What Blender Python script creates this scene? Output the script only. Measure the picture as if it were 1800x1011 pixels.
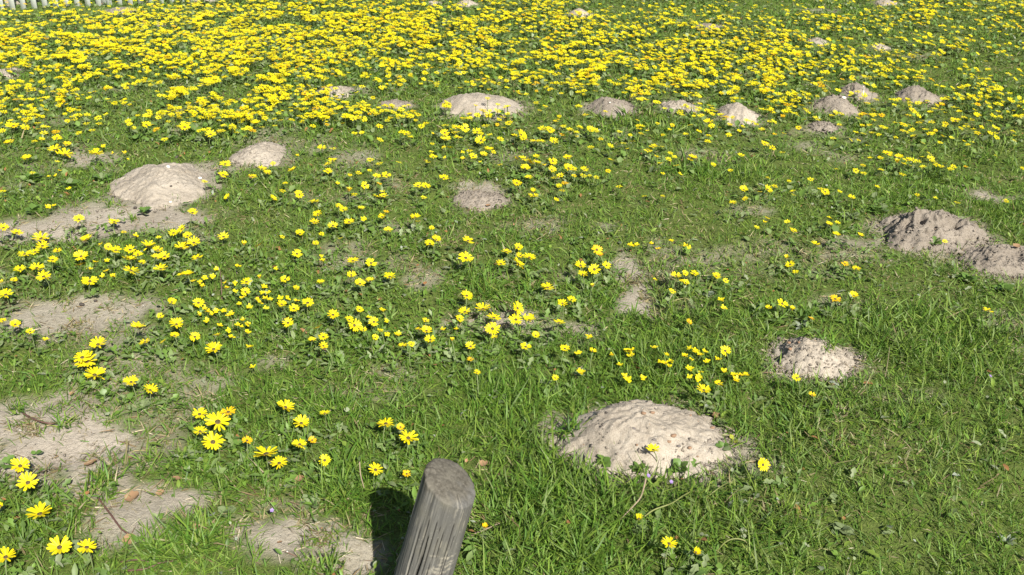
import bpy, math, random
import numpy as np
from mathutils import Matrix, Vector, Euler

# ------------------------------------------------------------------ camera, sky, sun, exposure
for o in list(bpy.data.objects): bpy.data.objects.remove(o)
scene = bpy.context.scene
COL = scene.collection
R = math.radians
PW, PH = 1800.0, 1011.0
HFOV, PITCH, CAMH = R(55), R(25.5), 1.45
F = PW / 2 / math.tan(HFOV / 2)
cd = bpy.data.cameras.new('camera'); cam = bpy.data.objects.new('camera', cd); COL.objects.link(cam)
cam.location = (0, 0, CAMH); cam.rotation_euler = (math.pi / 2 - PITCH, 0, 0)
cd.sensor_width = 36; cd.lens = 18 / math.tan(HFOV / 2); cd.clip_start = 0.05; cd.clip_end = 2000
scene.camera = cam
SUN_EL, SUN_AZ = R(40), R(24)      # sun behind the camera and to its right; SUN_AZ turns from -y towards +x
sun_dir = Vector((math.sin(SUN_AZ) * math.cos(SUN_EL), -math.cos(SUN_AZ) * math.cos(SUN_EL), math.sin(SUN_EL)))
w = bpy.data.worlds.new('World'); scene.world = w; w.use_nodes = True
nt = w.node_tree; bg = nt.nodes['Background']
sky = nt.nodes.new('ShaderNodeTexSky'); sky.sky_type = 'NISHITA'; sky.sun_disc = False
sky.sun_elevation = SUN_EL; sky.sun_rotation = math.pi - SUN_AZ
nt.links.new(sky.outputs[0], bg.inputs[0]); bg.inputs[1].default_value = 0.052
sl = bpy.data.lights.new('sun', 'SUN'); sl.energy = 5.0; sl.angle = R(0.55); sl.color = (1.0, 0.95, 0.86)
sun = bpy.data.objects.new('sun', sl); COL.objects.link(sun)
sun.rotation_euler = (-sun_dir).to_track_quat('-Z', 'Y').to_euler(); sun.location = sun_dir * 30
scene.view_settings.view_transform = 'Standard'; scene.view_settings.look = 'None'
scene.view_settings.gamma = 1; scene.view_settings.use_curve_mapping = False
scene.view_settings.exposure = 0.98

rng = np.random.default_rng(11); random.seed(11)

# ------------------------------------------------------------------ geometry of the place
def smooth(e0, e1, v):
    t = np.clip((v - e0) / (e1 - e0), 0, 1); return t * t * (3 - 2 * t)
def vnoise(x, y, seed=0):
    x = np.asarray(x, float); y = np.asarray(y, float)
    xi = np.floor(x).astype(np.int64); yi = np.floor(y).astype(np.int64); fx = x - xi; fy = y - yi
    fx = fx * fx * (3 - 2 * fx); fy = fy * fy * (3 - 2 * fy)
    def h(a, b):
        n = (a * 374761393 + b * 668265263 + seed * 1442695041) & 0xffffffff
        n = ((n ^ (n >> 13)) * 1274126177) & 0xffffffff
        return ((n ^ (n >> 16)) & 0xffff) / 65535.0
    a = h(xi, yi) * (1 - fx) + h(xi + 1, yi) * fx
    b = h(xi, yi + 1) * (1 - fx) + h(xi + 1, yi + 1) * fx
    return a * (1 - fy) + b * fy
def fbm(x, y, s=1.0, seed=0, octs=4):
    v = 0; a = .5; t = 0
    for i in range(octs):
        v = v + a * vnoise(np.asarray(x) * s + 17.3 * i, np.asarray(y) * s - 9.1 * i, seed + i); t += a; a *= .5; s *= 2.03
    return v / t
def ground_z(x, y):
    fade = 1 / (1 + (np.hypot(x, y) / 40) ** 2)
    return ((fbm(x, y, .9, 3, 3) - .5) * .07 + (fbm(x, y, 7, 5, 3) - .5) * .018) * fade
def ray(px, py):
    a, b = (px - PW / 2) / F, (PH / 2 - py) / F
    return Vector((a, math.cos(PITCH) + b * math.sin(PITCH), -math.sin(PITCH) + b * math.cos(PITCH)))
def at(px, py, z=0.0):                      # where the sight line through a photo point meets height z
    d = ray(px, py); t = (z - CAMH) / d.z
    return Vector((d.x * t, d.y * t, z))
def on_ground(px, py, up=0.0):
    p = at(px, py, up)
    for _ in range(4):
        p = at(px, py, float(ground_z(p.x, p.y)) + up)
    return p
def depth(p): return p[1] * math.cos(PITCH) - (p[2] - CAMH) * math.sin(PITCH)
def mpp(p): return depth(p) / F               # metres per photo pixel there

# bare sandy ground: photo ellipses turned into ground ellipses  (cx, cy, rx, ry, strength)
BARE_PX = [(80,790,130,72,1.0),(15,740,70,45,.95),(105,705,70,22,.9),(160,848,70,36,.85),(262,892,110,44,.9),(220,935,90,36,.7),(505,945,120,52,.9),
 (600,985,100,46,.85),(480,880,60,16,.5),(300,385,70,26,.95),(190,395,130,32,.95),(60,415,110,26,.95),(150,375,60,18,.6),(125,560,165,40,.85),(225,590,60,20,.6),(40,540,60,20,.5),
 (165,282,50,12,.9),(135,268,30,10,.6),(1112,485,38,50,.9),(1122,532,38,24,.95),(870,556,90,26,.9),(820,572,30,18,.6),(955,582,30,10,.6),(1015,572,40,10,.7),(750,485,45,20,.55),
 (850,342,42,20,.95),(820,325,24,8,.8),(1320,375,45,9,.6),(625,285,45,20,.55),(700,395,40,10,.45),(470,630,60,14,.55),(690,645,55,12,.45),(530,350,40,10,.4),
 (1740,344,48,11,.95),(1700,330,40,8,.5),(1240,515,22,8,.7),(1440,475,40,12,.4),(1460,530,45,12,.45),(1500,535,60,10,.4),(870,480,40,8,.5),(1265,830,30,22,.6),
 (1440,18,32,4,.9),(215,21,22,4,.8),(285,41,14,3,.8),(1500,640,30,14,.7),(1500,425,60,14,.7),(1640,445,70,12,.65),(700,455,30,14,.35),(1000,480,26,10,.4),
 (450,285,60,16,.7),(250,355,60,18,.8),(980,735,30,18,.6),(640,680,90,14,.3),(320,650,60,14,.3),(1600,700,70,18,.3),(1480,720,50,20,.3),(900,140,40,8,.2)]
BARE = []
for cx, cy, rx, ry, s in BARE_PX:
    p = at(cx, cy); a = at(cx, cy - ry); b = at(cx, cy + ry)
    BARE.append((p.x, (a.y + b.y) / 2, rx * mpp(p), max((a.y - b.y) / 2, .02), s))
def bare(x, y):
    x = np.asarray(x, float); y = np.asarray(y, float)
    n = (fbm(x, y, 9, 41, 4) - .5) * 1.1 + (fbm(x, y, 40, 45, 2) - .5) * .5
    out = np.zeros(np.broadcast(x, y).shape)
    for cx, cy, rx, ry, s in BARE:
        d = np.hypot((x - cx) / rx, (y - cy) / ry)
        m = d < 2.2
        if m.any():
            out = np.where(m, np.maximum(out, s * smooth(1.06, .66, d + n)), out)
    return np.maximum(out, .5 * smooth(.64, .78, fbm(x, y, 3.3, 60, 4)) * (y < 7))
def ellipse_field(items):
    L = []
    for cx, cy, rx, ry, s in items:
        p = at(cx, cy); a = at(cx, max(cy - ry, -150)); b = at(cx, cy + ry)
        L.append((p.x, (a.y + b.y) / 2, rx * mpp(p), (a.y - b.y) / 2, s))
    def f(x, y):
        out = np.zeros(np.shape(x))
        for cx, cy, rx, ry, s in L:
            d = np.hypot((x - cx) / rx, (y - cy) / ry); out = np.maximum(out, s * smooth(1.2, .6, d))
        return out
    return f
lush = ellipse_field([(1010,900,190,150,1),(1250,930,190,110,.85),(930,730,110,90,.6),(1150,650,160,40,.7),(1640,610,170,70,.75),(1500,780,200,80,.3),(1700,930,160,100,.25),(1250,560,120,60,.5),
  (1760,380,70,30,.7),(1150,225,90,22,.8),(560,220,60,25,.8),(200,830,60,50,.6),(110,900,90,70,.6),(600,860,60,60,.7),(330,960,80,50,.65),(430,240,60,20,.6),(1250,300,120,25,.6),(440,360,60,35,.5),(880,500,70,25,.6),(1380,560,70,30,.6),(400,870,80,50,.5),(200,470,150,40,.5)])
dryness = ellipse_field([(1640,840,230,130,.12),(1500,700,120,60,.12),(820,440,260,90,.14),(1100,400,260,70,.08),(620,650,200,40,.18),(100,640,130,40,.2),(700,320,200,60,.15),(1450,470,160,50,.2),(350,720,160,60,.12),(520,880,120,60,.3),(150,860,140,90,.25),(1650,560,100,40,.12)])
leafy = ellipse_field([(100,325,120,55,1),(300,245,120,28,1),(900,305,110,35,.9),(210,670,110,60,.9),(60,880,100,60,.9),(420,800,120,50,.8),(200,460,170,60,.8),(1560,370,50,22,.9),(1700,490,80,30,.8),(1120,810,130,30,.9),
  (1260,775,40,40,.8),(640,600,260,60,.55),(500,520,260,70,.5),(900,420,300,60,.5),(450,210,260,60,.7),(120,190,130,60,.8),(1000,240,150,25,.7),(1200,130,300,60,.6),(500,110,520,90,.7),(1500,400,70,40,.6),(80,600,90,40,.6),(1420,790,60,30,.5),(30,640,60,40,.8)])

# ------------------------------------------------------------------ materials
MATS = {}
def new_mat(name):
    m = bpy.data.materials.new(name); m.use_nodes = True; MATS[name] = m
    return m, m.node_tree, m.node_tree.nodes['Principled BSDF']
def N(t, kind, **kw):
    n = t.nodes.new('ShaderNode' + kind)
    for k, v in kw.items(): setattr(n, k, v)
    return n
def noise(t, scale, detail=4, rough=.55, coord=None, stretch=None):
    n = N(t, 'TexNoise'); n.inputs['Scale'].default_value = scale; n.inputs['Detail'].default_value = detail; n.inputs['Roughness'].default_value = rough
    c = N(t, 'TexCoord'); src = c.outputs[coord or 'Object']
    if stretch:
        mp = N(t, 'Mapping'); mp.inputs['Scale'].default_value = stretch; t.links.new(src, mp.inputs[0]); src = mp.outputs[0]
    t.links.new(src, n.inputs['Vector']); return n
def ramp(t, src, stops):
    r = N(t, 'ValToRGB'); el = r.color_ramp.elements
    while len(el) < len(stops): el.new(.5)
    for e, (p, c) in zip(el, stops): e.position = p; e.color = (*c, 1) if len(c) == 3 else c
    t.links.new(src, r.inputs[0]); return r
def mix(t, fac, a, b, mode='MIX'):
    m = N(t, 'Mix', data_type='RGBA', blend_type=mode)
    for k, v in ((0, fac), (6, a), (7, b)):
        if hasattr(v, 'links'): t.links.new(v, m.inputs[k])
        else: m.inputs[k].default_value = v if k == 0 else (*v, 1)
    return m.outputs[2]
def bump(t, p, src, strength, dist):
    b = N(t, 'Bump'); b.inputs['Strength'].default_value = strength; b.inputs['Distance'].default_value = dist
    t.links.new(src, b.inputs['Height']); t.links.new(b.outputs[0], p.inputs['Normal']); return b
def leaf_mat(name, color=None, transl=.35, rough=.45, spec=.4, attr=True, objvar=None):
    m, t, p = new_mat(name)
    if attr:
        a = N(t, 'Attribute'); a.attribute_name = 'Col'; c = a.outputs['Color']
    else:
        nz = noise(t, 30, 2); c = mix(t, nz.outputs[0], tuple(x * .82 for x in color), tuple(min(1, x * 1.12) for x in color))
        if objvar:
            oi = N(t, 'ObjectInfo'); c = mix(t, oi.outputs['Random'], c, objvar, 'MIX') if False else c
    t.links.new(c, p.inputs['Base Color']); p.inputs['Roughness'].default_value = rough
    p.inputs['Specular IOR Level'].default_value = spec
    tr = N(t, 'BsdfTranslucent'); t.links.new(c, tr.inputs[0])
    ms = N(t, 'MixShader'); ms.inputs[0].default_value = transl
    t.links.new(p.outputs[0], ms.inputs[1]); t.links.new(tr.outputs[0], ms.inputs[2])
    t.links.new(ms.outputs[0], t.nodes['Material Output'].inputs[0]); return m
leaf_mat('grass', transl=.42, rough=.52, spec=.32); leaf_mat('weed', transl=.3, rough=.5, spec=.35)
leaf_mat('dry', transl=.15, rough=.7, spec=.2)
leaf_mat('far_petal', transl=.3, rough=.55, spec=.2)

def sand_nodes(t, p, dark=(.305,.265,.213), light=(.42,.372,.305)):
    n1 = noise(t, 5, 5); n2 = noise(t, 60, 4, .65); n3 = noise(t, 420, 2, .6)
    c = mix(t, ramp(t, n1.outputs[0], [(.35,(0,0,0)),(.65,(1,1,1))]).outputs[0], dark, light)
    c = mix(t, ramp(t, n2.outputs[0], [(.45,(.0,)*3),(.75,(.55,)*3)]).outputs[0], c, (.21,.175,.13))
    c = mix(t, ramp(t, n3.outputs[0], [(.36,(.5,)*3),(.45,(0,)*3)]).outputs[0], c, (.13,.10,.07))
    c = mix(t, ramp(t, n3.outputs[0], [(.62,(0,)*3),(.72,(.5,)*3)]).outputs[0], c, (.46,.42,.35))
    p.inputs['Roughness'].default_value = .95; p.inputs['Specular IOR Level'].default_value = .1
    h = N(t, 'Math', operation='MULTIPLY_ADD'); t.links.new(n2.outputs[0], h.inputs[0]); h.inputs[1].default_value = 2.2
    t.links.new(n3.outputs[0], h.inputs[2])
    return c, h.outputs[0]
m, t, p = new_mat('sand'); c, h = sand_nodes(t, p); t.links.new(c, p.inputs['Base Color']); bump(t, p, h, .7, .006)
m, t, p = new_mat('damp_sand'); c, h = sand_nodes(t, p, (.21,.18,.147), (.30,.262,.217)); t.links.new(c, p.inputs['Base Color']); bump(t, p, h, .8, .006)
m, t, p = new_mat('ground')
c, h = sand_nodes(t, p)
s1 = noise(t, 14, 5); s2 = noise(t, 120, 4, .7)
soil = mix(t, s1.outputs[0], (.085,.105,.028), (.105,.155,.03))
soil = mix(t, ramp(t, s2.outputs[0], [(.56,(0,)*3),(.68,(.6,)*3)]).outputs[0], soil, (.20,.18,.085))
s3 = noise(t, 330, 3, .7); soil = mix(t, ramp(t, s3.outputs[0], [(.36,(.6,)*3),(.46,(0,)*3)]).outputs[0], soil, (.028,.034,.012)); soil = mix(t, ramp(t, s3.outputs[0], [(.56,(0,)*3),(.66,(.7,)*3)]).outputs[0], soil, (.15,.20,.055))
a = N(t, 'Attribute'); a.attribute_name = 'bare'
c = mix(t, a.outputs['Fac'], soil, c); t.links.new(c, p.inputs['Base Color']); bump(t, p, h, .7, .006)

m, t, p = new_mat('daisy_petal')
oi = N(t, 'ObjectInfo'); rr = ramp(t, oi.outputs['Random'], [(0,(.71,.635,.010)),(.45,(.72,.62,.009)),(.8,(.73,.58,.008)),(1,(.72,.66,.025))])
g = N(t, 'NewGeometry'); c = mix(t, g.outputs['Backfacing'], rr.outputs[0], (.62,.38,.03))
t.links.new(c, p.inputs['Base Color']); p.inputs['Roughness'].default_value = .5; p.inputs['Specular IOR Level'].default_value = .25
tr = N(t, 'BsdfTranslucent'); t.links.new(rr.outputs[0], tr.inputs[0]); ms = N(t, 'MixShader'); ms.inputs[0].default_value = .3
t.links.new(p.outputs[0], ms.inputs[1]); t.links.new(tr.outputs[0], ms.inputs[2]); t.links.new(ms.outputs[0], t.nodes['Material Output'].inputs[0])
MATS['orange_petal'] = m2 = m.copy(); m2.name = 'orange_petal'
for n in m2.node_tree.nodes:
    if n.bl_idname == 'ShaderNodeValToRGB':
        for e, cc in zip(n.color_ramp.elements, [(.74,.50,.01),(.74,.46,.01),(.72,.42,.01),(.75,.54,.02)]): e.color = (*cc, 1)
m, t, p = new_mat('daisy_centre')
v = N(t, 'TexVoronoi'); v.inputs['Scale'].default_value = 9; tc = N(t, 'TexCoord'); t.links.new(tc.outputs['Object'], v.inputs[0])
rl = N(t, 'VectorMath', operation='LENGTH'); t.links.new(tc.outputs['Object'], rl.inputs[0])
base = ramp(t, rl.outputs['Value'], [(0,(.09,.09,.018)),(.13,(.045,.032,.012)),(.21,(.06,.04,.012)),(.25,(.30,.21,.02))])
c = mix(t, ramp(t, v.outputs[0], [(.15,(.6,)*3),(.4,(0,)*3)]).outputs[0], base.outputs[0], (.20,.17,.03)); t.links.new(c, p.inputs['Base Color']); p.inputs['Roughness'].default_value = .8
m, t, p = new_mat('stem'); nz = noise(t, 40, 2); c = mix(t, nz.outputs[0], (.10,.15,.05), (.17,.20,.08)); t.links.new(c, p.inputs['Base Color']); p.inputs['Roughness'].default_value = .6
def plain(name, a, b, scale=60, rough=.8, bmp=.3):
    m, t, p = new_mat(name); nz = noise(t, scale, 4); t.links.new(mix(t, nz.outputs[0], a, b), p.inputs['Base Color']); p.inputs['Roughness'].default_value = rough
    if bmp: bump(t, p, nz.outputs[0], bmp, .002)
plain('pebble_brown', (.17,.10,.06), (.28,.18,.11), 90); plain('pebble_grey', (.09,.08,.075), (.17,.145,.13), 90); plain('shell', (.66,.62,.55), (.8,.77,.72), 90)
plain('dead_leaf', (.19,.105,.05), (.30,.19,.10), 40, .8); plain('dark_clod', (.035,.028,.022), (.07,.055,.045), 90)
plain('runner', (.07,.035,.028), (.13,.065,.05), 30, .6); plain('dry_stalk', (.17,.13,.085), (.28,.22,.14), 50, .7); plain('green_stalk', (.11,.14,.035), (.19,.19,.06), 40, .6)
plain('purple_petal', (.16,.10,.27), (.25,.17,.36), 40, .6, 0)
plain('white_paint', (.80,.81,.80), (.86,.87,.86), 12, .5, .1)
plain('asphalt', (.06,.06,.062), (.10,.10,.10), 200, .9)
leaf_mat('leaf_green', (.105,.185,.035), .25, .45, .4, False); leaf_mat('leaf_grey', (.16,.205,.09), .2, .6, .3, False); leaf_mat('leaf_silver', (.22,.255,.185), .15, .7, .2, False)
leaf_mat('leaf_dark', (.055,.115,.022), .25, .45, .4, False); leaf_mat('leaf_yellow', (.36,.38,.05), .3, .5, .3, False)

# weathered post
m, t, p = new_mat('weathered_wood')
g1 = noise(t, 1, 6, .6, 'Object', (95,95,3.0)); g2 = noise(t, 1, 5, .65, 'Object', (300,300,9)); bl = noise(t, 14, 4); fine = noise(t, 240, 3)
c = mix(t, ramp(t, g1.outputs[0], [(.32,(0,)*3),(.68,(1,)*3)]).outputs[0], (.068,.066,.061), (.142,.138,.127))
c = mix(t, ramp(t, g2.outputs[0], [(.28,(.85,)*3),(.44,(0,)*3)]).outputs[0], c, (.045,.04,.036))
c = mix(t, ramp(t, g2.outputs[0], [(.60,(0,)*3),(.74,(.6,)*3)]).outputs[0], c, (.25,.24,.21))
c = mix(t, ramp(t, bl.outputs[0], [(.5,(0,)*3),(.72,(.5,)*3)]).outputs[0], c, (.13,.122,.095))
c = mix(t, ramp(t, fine.outputs[0], [(.63,(0,)*3),(.72,(.45,)*3)]).outputs[0], c, (.30,.285,.25))
at_ = N(t, 'Attribute'); at_.attribute_name = 'Col'
sepc = N(t, 'SeparateColor'); t.links.new(at_.outputs['Color'], sepc.inputs[0])
pn = noise(t, 150, 5, .7)
wv = N(t, 'TexWave', wave_type='RINGS', rings_direction='Z'); wv.inputs['Scale'].default_value = 26; wv.inputs['Distortion'].default_value = 9; wv.inputs['Detail'].default_value = 4; wv.inputs['Detail Scale'].default_value = 3
tcw = N(t, 'TexCoord'); t.links.new(tcw.outputs['Object'], wv.inputs[0])
endg = mix(t, ramp(t, pn.outputs[0], [(.36,(0,)*3),(.64,(1,)*3)]).outputs[0], (.06,.054,.042), (.12,.11,.09)); endg = mix(t, ramp(t, wv.outputs['Fac'], [(.2,(.4,)*3),(.6,(0,)*3)]).outputs[0], endg, (.06,.054,.042))
pb = noise(t, 28, 4); endg = mix(t, ramp(t, pb.outputs[0], [(.5,(0,)*3),(.66,(.7,)*3)]).outputs[0], endg, (.135,.125,.10))
c = mix(t, sepc.outputs['Red'], c, endg)                       # end grain on the rounded top
c = mix(t, sepc.outputs['Green'], c, (.34,.31,.25))            # pale scratch marks
c = mix(t, sepc.outputs['Blue'], c, (.012,.011,.01))           # drying cracks
t.links.new(c, p.inputs['Base Color']); p.inputs['Roughness'].default_value = .85; p.inputs['Specular IOR Level'].default_value = .2
hh = N(t, 'Math', operation='ADD'); t.links.new(g1.outputs[0], hh.inputs[0]); t.links.new(g2.outputs[0], hh.inputs[1]); bump(t, p, hh.outputs[0], .45, .002)

# ------------------------------------------------------------------ builders
def mesh_np(name, verts, faces, mat=None, cols=None, smooth_shade=False, extra=None):
    """faces: list of int arrays (n,k)"""
    me = bpy.data.meshes.new(name); verts = np.asarray(verts, np.float32)
    faces = [np.asarray(f, np.int32) for f in faces if len(f)]
    me.vertices.add(len(verts)); me.vertices.foreach_set('co', verts.ravel())
    loops = np.concatenate([f.ravel() for f in faces]); sizes = np.concatenate([np.full(len(f), f.shape[1], np.int32) for f in faces])
    me.loops.add(len(loops)); me.loops.foreach_set('vertex_index', loops)
    me.polygons.add(len(sizes)); st = np.zeros(len(sizes), np.int32); st[1:] = np.cumsum(sizes)[:-1]
    me.polygons.foreach_set('loop_start', st)
    if smooth_shade: me.polygons.foreach_set('use_smooth', np.ones(len(sizes), bool))
    me.update(calc_edges=True)
    if cols is not None:
        ca = me.color_attributes.new('Col', 'FLOAT_COLOR', 'POINT')
        c4 = np.ones((len(verts), 4), np.float32); c4[:, :3] = cols; ca.data.foreach_set('color', c4.ravel())
    if extra:
        for k, v in extra.items():
            a = me.attributes.new(k, 'FLOAT', 'POINT'); a.data.foreach_set('value', np.asarray(v, np.float32))
    if mat: me.materials.append(MATS[mat])
    return me
def link(name, me, parent=None, loc=(0,0,0), rot=None, scale=None, mtx=None):
    o = bpy.data.objects.new(name, me); COL.objects.link(o)
    if parent: o.parent = parent
    if mtx is not None: o.matrix_basis = mtx
    else:
        o.location = loc
        if rot is not None: o.rotation_euler = rot
        if scale is not None: o.scale = scale if hasattr(scale, '__len__') else (scale,) * 3
    return o
def tag(o, label=None, cat=None, group=None, kind=None):
    if label: o['label'] = label
    if cat: o['category'] = cat
    if group: o['group'] = group
    if kind: o['kind'] = kind
    return o
class Batch:                                   # many copies of small templates gathered into one mesh
    def __init__(s): s.v = []; s.f = {}; s.c = []; s.n = 0
    def add(s, tv, tf, pos, mats, cols):
        """tv (k,3), tf list of index tuples, pos (n,3), mats (n,3,3), cols (n,3) or (n,k,3)"""
        n, k = len(pos), len(tv)
        if n == 0: return
        V = np.einsum('nij,kj->nki', mats, tv) + pos[:, None, :]
        s.v.append(V.reshape(-1, 3)); C = cols if cols.ndim == 3 else np.repeat(cols[:, None, :], k, 1); s.c.append(C.reshape(-1, 3))
        off = s.n + np.arange(n)[:, None] * k
        for size in {len(f) for f in tf}:
            T = np.array([f for f in tf if len(f) == size])
            s.f.setdefault(size, []).append((off[:, None, :] + T[None]).reshape(-1, size))
        s.n += n * k
    def build(s, name, mat):
        return link(name, mesh_np(name, np.concatenate(s.v), [np.concatenate(q) for q in s.f.values()], mat, np.concatenate(s.c)))
def rotmats(az, tilt, roll=None):
    """z axis leans by tilt towards azimuth az; roll spins about own z first"""
    ca, sa, ct, st = np.cos(az), np.sin(az), np.cos(tilt), np.sin(tilt)
    n = len(az); o = np.zeros(n); i = np.ones(n)
    Rz = np.stack([np.stack([ca,-sa,o],-1), np.stack([sa,ca,o],-1), np.stack([o,o,i],-1)], 1)
    Ry = np.stack([np.stack([ct,o,st],-1), np.stack([o,i,o],-1), np.stack([-st,o,ct],-1)], 1)
    M = Rz @ Ry
    r = -az if roll is None else roll - az
    cr, sr = np.cos(r), np.sin(r)
    Rr = np.stack([np.stack([cr,-sr,o],-1), np.stack([sr,cr,o],-1), np.stack([o,o,i],-1)], 1)
    return M @ Rr
def tube(path, radii, sides=6, closed_ends=True):
    path = [Vector(p) for p in path]; V = []; Fc = []
    for i, p in enumerate(path):
        d = (path[min(i+1, len(path)-1)] - path[max(i-1, 0)]).normalized()
        a = d.cross(Vector((0.13,.98,.1))).normalized(); b = d.cross(a)
        for k in range(sides):
            an = 2 * math.pi * k / sides; V.append(p + (a * math.cos(an) + b * math.sin(an)) * radii[i])
    for i in range(len(path) - 1):
        for k in range(sides):
            k2 = (k + 1) % sides; Fc.append((i*sides+k, i*sides+k2, (i+1)*sides+k2, (i+1)*sides+k))
    out = [np.array(Fc)]
    if closed_ends and sides > 4:
        out.append(np.array([list(range(sides))[::-1], [(len(path)-1)*sides + k for k in range(sides)]]))
    elif closed_ends and sides == 4: out.append(np.array([[3,2,1,0], [(len(path)-1)*4 + k for k in range(4)]]))
    return np.array([tuple(v) for v in V]), out

# road edge beyond the meadow, top right corner
p0 = at(1770, -6); rv = []
for k in range(9):
    f = k / 8; x0 = p0.x + 2.2 * f + .04 * math.sin(5 * f); y0 = p0.y - 1.6 * f
    rv += [(x0, y0, .035), (x0 + 4, y0 + 4.5, .035), (x0 - .02, y0 - .02, -.06)]
rf = [(3*k, 3*k+3, 3*k+4, 3*k+1) for k in range(8)] + [(3*k+2, 3*k+5, 3*k+3, 3*k) for k in range(8)]
tag(link('road', mesh_np('road', rv, [np.array(rf)], 'asphalt')), 'grey asphalt road edge beyond the meadow', None, None, 'structure')

# ------------------------------------------------------------------ sand mounds
# x0, x1, ytop, ybottom, depth/width, rough, material, label, holes[(u,v,r,depth)], bumps[(u,v,r,h)]
MOUND_SPECS = [
 (985,1282,697,826,.85,.4,'sand','largest pale sand mound in the foreground, dotted with brown pebbles',[],[(-.5,.3,.35,.22)]),
 (1345,1500,587,666,.85,.55,'sand','rounded sand mound with grass sprouts on it, right of centre',[(.35,-.1,.12,.2)],[]),
 (1535,1718,367,440,.8,1.35,'damp_sand','tall crumbly mound riddled with dark holes at right',[(-.25,-.15,.09,.5),(-.5,-.2,.1,.45),(.02,.05,.08,.5),(.42,-.05,.1,.5),(-.1,-.4,.07,.4),(-.62,.1,.11,.4),(-.3,-.5,.07,.35),(-.05,-.2,.06,.35),(.6,-.3,.06,.3)],[(-.55,-.2,.3,.22)]),
 (1690,1850,430,484,.95,.75,'damp_sand','low lumpy mound cut off by the right picture edge',[(.1,-.2,.1,.25)],[]),
 (213,383,280,364,1.15,.3,'sand','broad smooth pale mound at left beside leafy weeds',[],[(-.3,-.4,.4,.15)]),
 (412,508,250,296,.9,.5,'sand','small rounded mound just right of the broad pale one',[(-.6,-.3,.12,.2)],[]),
 (800,890,334,362,.95,.6,'damp_sand','low sandy scrape under a leafy clump in mid field',[],[]),
 (772,910,156,206,.75,.3,'sand','sharp peaked pale mound with long right slope',[],[(-.6,.0,.4,.22)]),
 (1033,1118,167,208,.8,.8,'damp_sand','blocky flat-topped mound in the middle distance',[(.05,-.1,.08,.3),(.3,.1,.08,.3)],[(-.35,.1,.3,.35),(.4,.1,.3,.35)]),
 (1157,1228,178,204,.8,.7,'sand','low pale mound between the blocky and the streaked mounds',[],[]),
 (1257,1337,174,219,.8,.6,'sand','streaked mound sloping down to the right among daisies',[],[(-.3,.1,.4,.15)]),
 (1433,1503,163,199,.8,.8,'damp_sand','mound with a white stone on its right shoulder',[(-.3,.2,.09,.35),(.1,.05,.08,.3)],[(-.3,.1,.35,.35),(.35,.1,.3,.3)]),
 (1470,1537,142,176,.8,.9,'damp_sand','dark ridged mound with a thin white spike behind daisies',[(-.4,-.2,.12,.3)],[]),
 (1578,1648,144,180,.8,.7,'damp_sand','lone domed mound farthest right in the middle distance',[(-.3,-.5,.1,.3)],[]),
 (1424,1470,210,230,.8,.9,'damp_sand','tiny crumbled mound in front of the white stone mound',[(-.2,-.1,.15,.3)],[]),
 (558,627,154,173,.8,.4,'sand','small pale mound half hidden by daisies left of the peaked one',[],[]),
 (670,722,177,192,.85,.5,'damp_sand','low flattened mound nearly hidden by daisies beside the peaked one',[],[]),
 (-40,37,120,142,.8,.4,'sand','pale mound cut off by the left picture edge',[],[]),
 (1420,1459,65,81,.8,.5,'sand','small far mound right of the thick daisy drift',[],[]),
 (1533,1562,76,88,.8,.5,'sand','tiny far mound alone in the right hand grass',[],[]),
 (1221,1267,42,54,.8,.6,'damp_sand','far mound half sunk in daisies right of centre',[],[]),
 (998,1041,11,29,.8,.4,'sand','far pale mound leaning right near the top of the meadow',[],[]),
 (803,840,-3,10,.8,.4,'sand','far pale mound at the top edge, right one of a pair',[],[]),
 (743,779,0,9,.8,.4,'sand','far low mound at the top edge, left one of a pair',[],[]),
 (338,378,-4,8,.8,.4,'sand','far mound at the top edge just right of the picket fence',[],[]),
 (-70,44,-22,15,.55,.35,'sand','big pale sand heap beside the white picket fence',[],[]),
 (1538,1577,-1,10,.8,.5,'sand','far pale mound at the top edge, right of centre',[],[]),
 (190,238,17,26,.9,.5,'damp_sand','far flat mound in front of the picket fence',[],[]),
 (270,300,37,45,.9,.5,'damp_sand','far tiny brown mound amid the thickest daisies',[],[]),
]
MOUNDS = []
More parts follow.
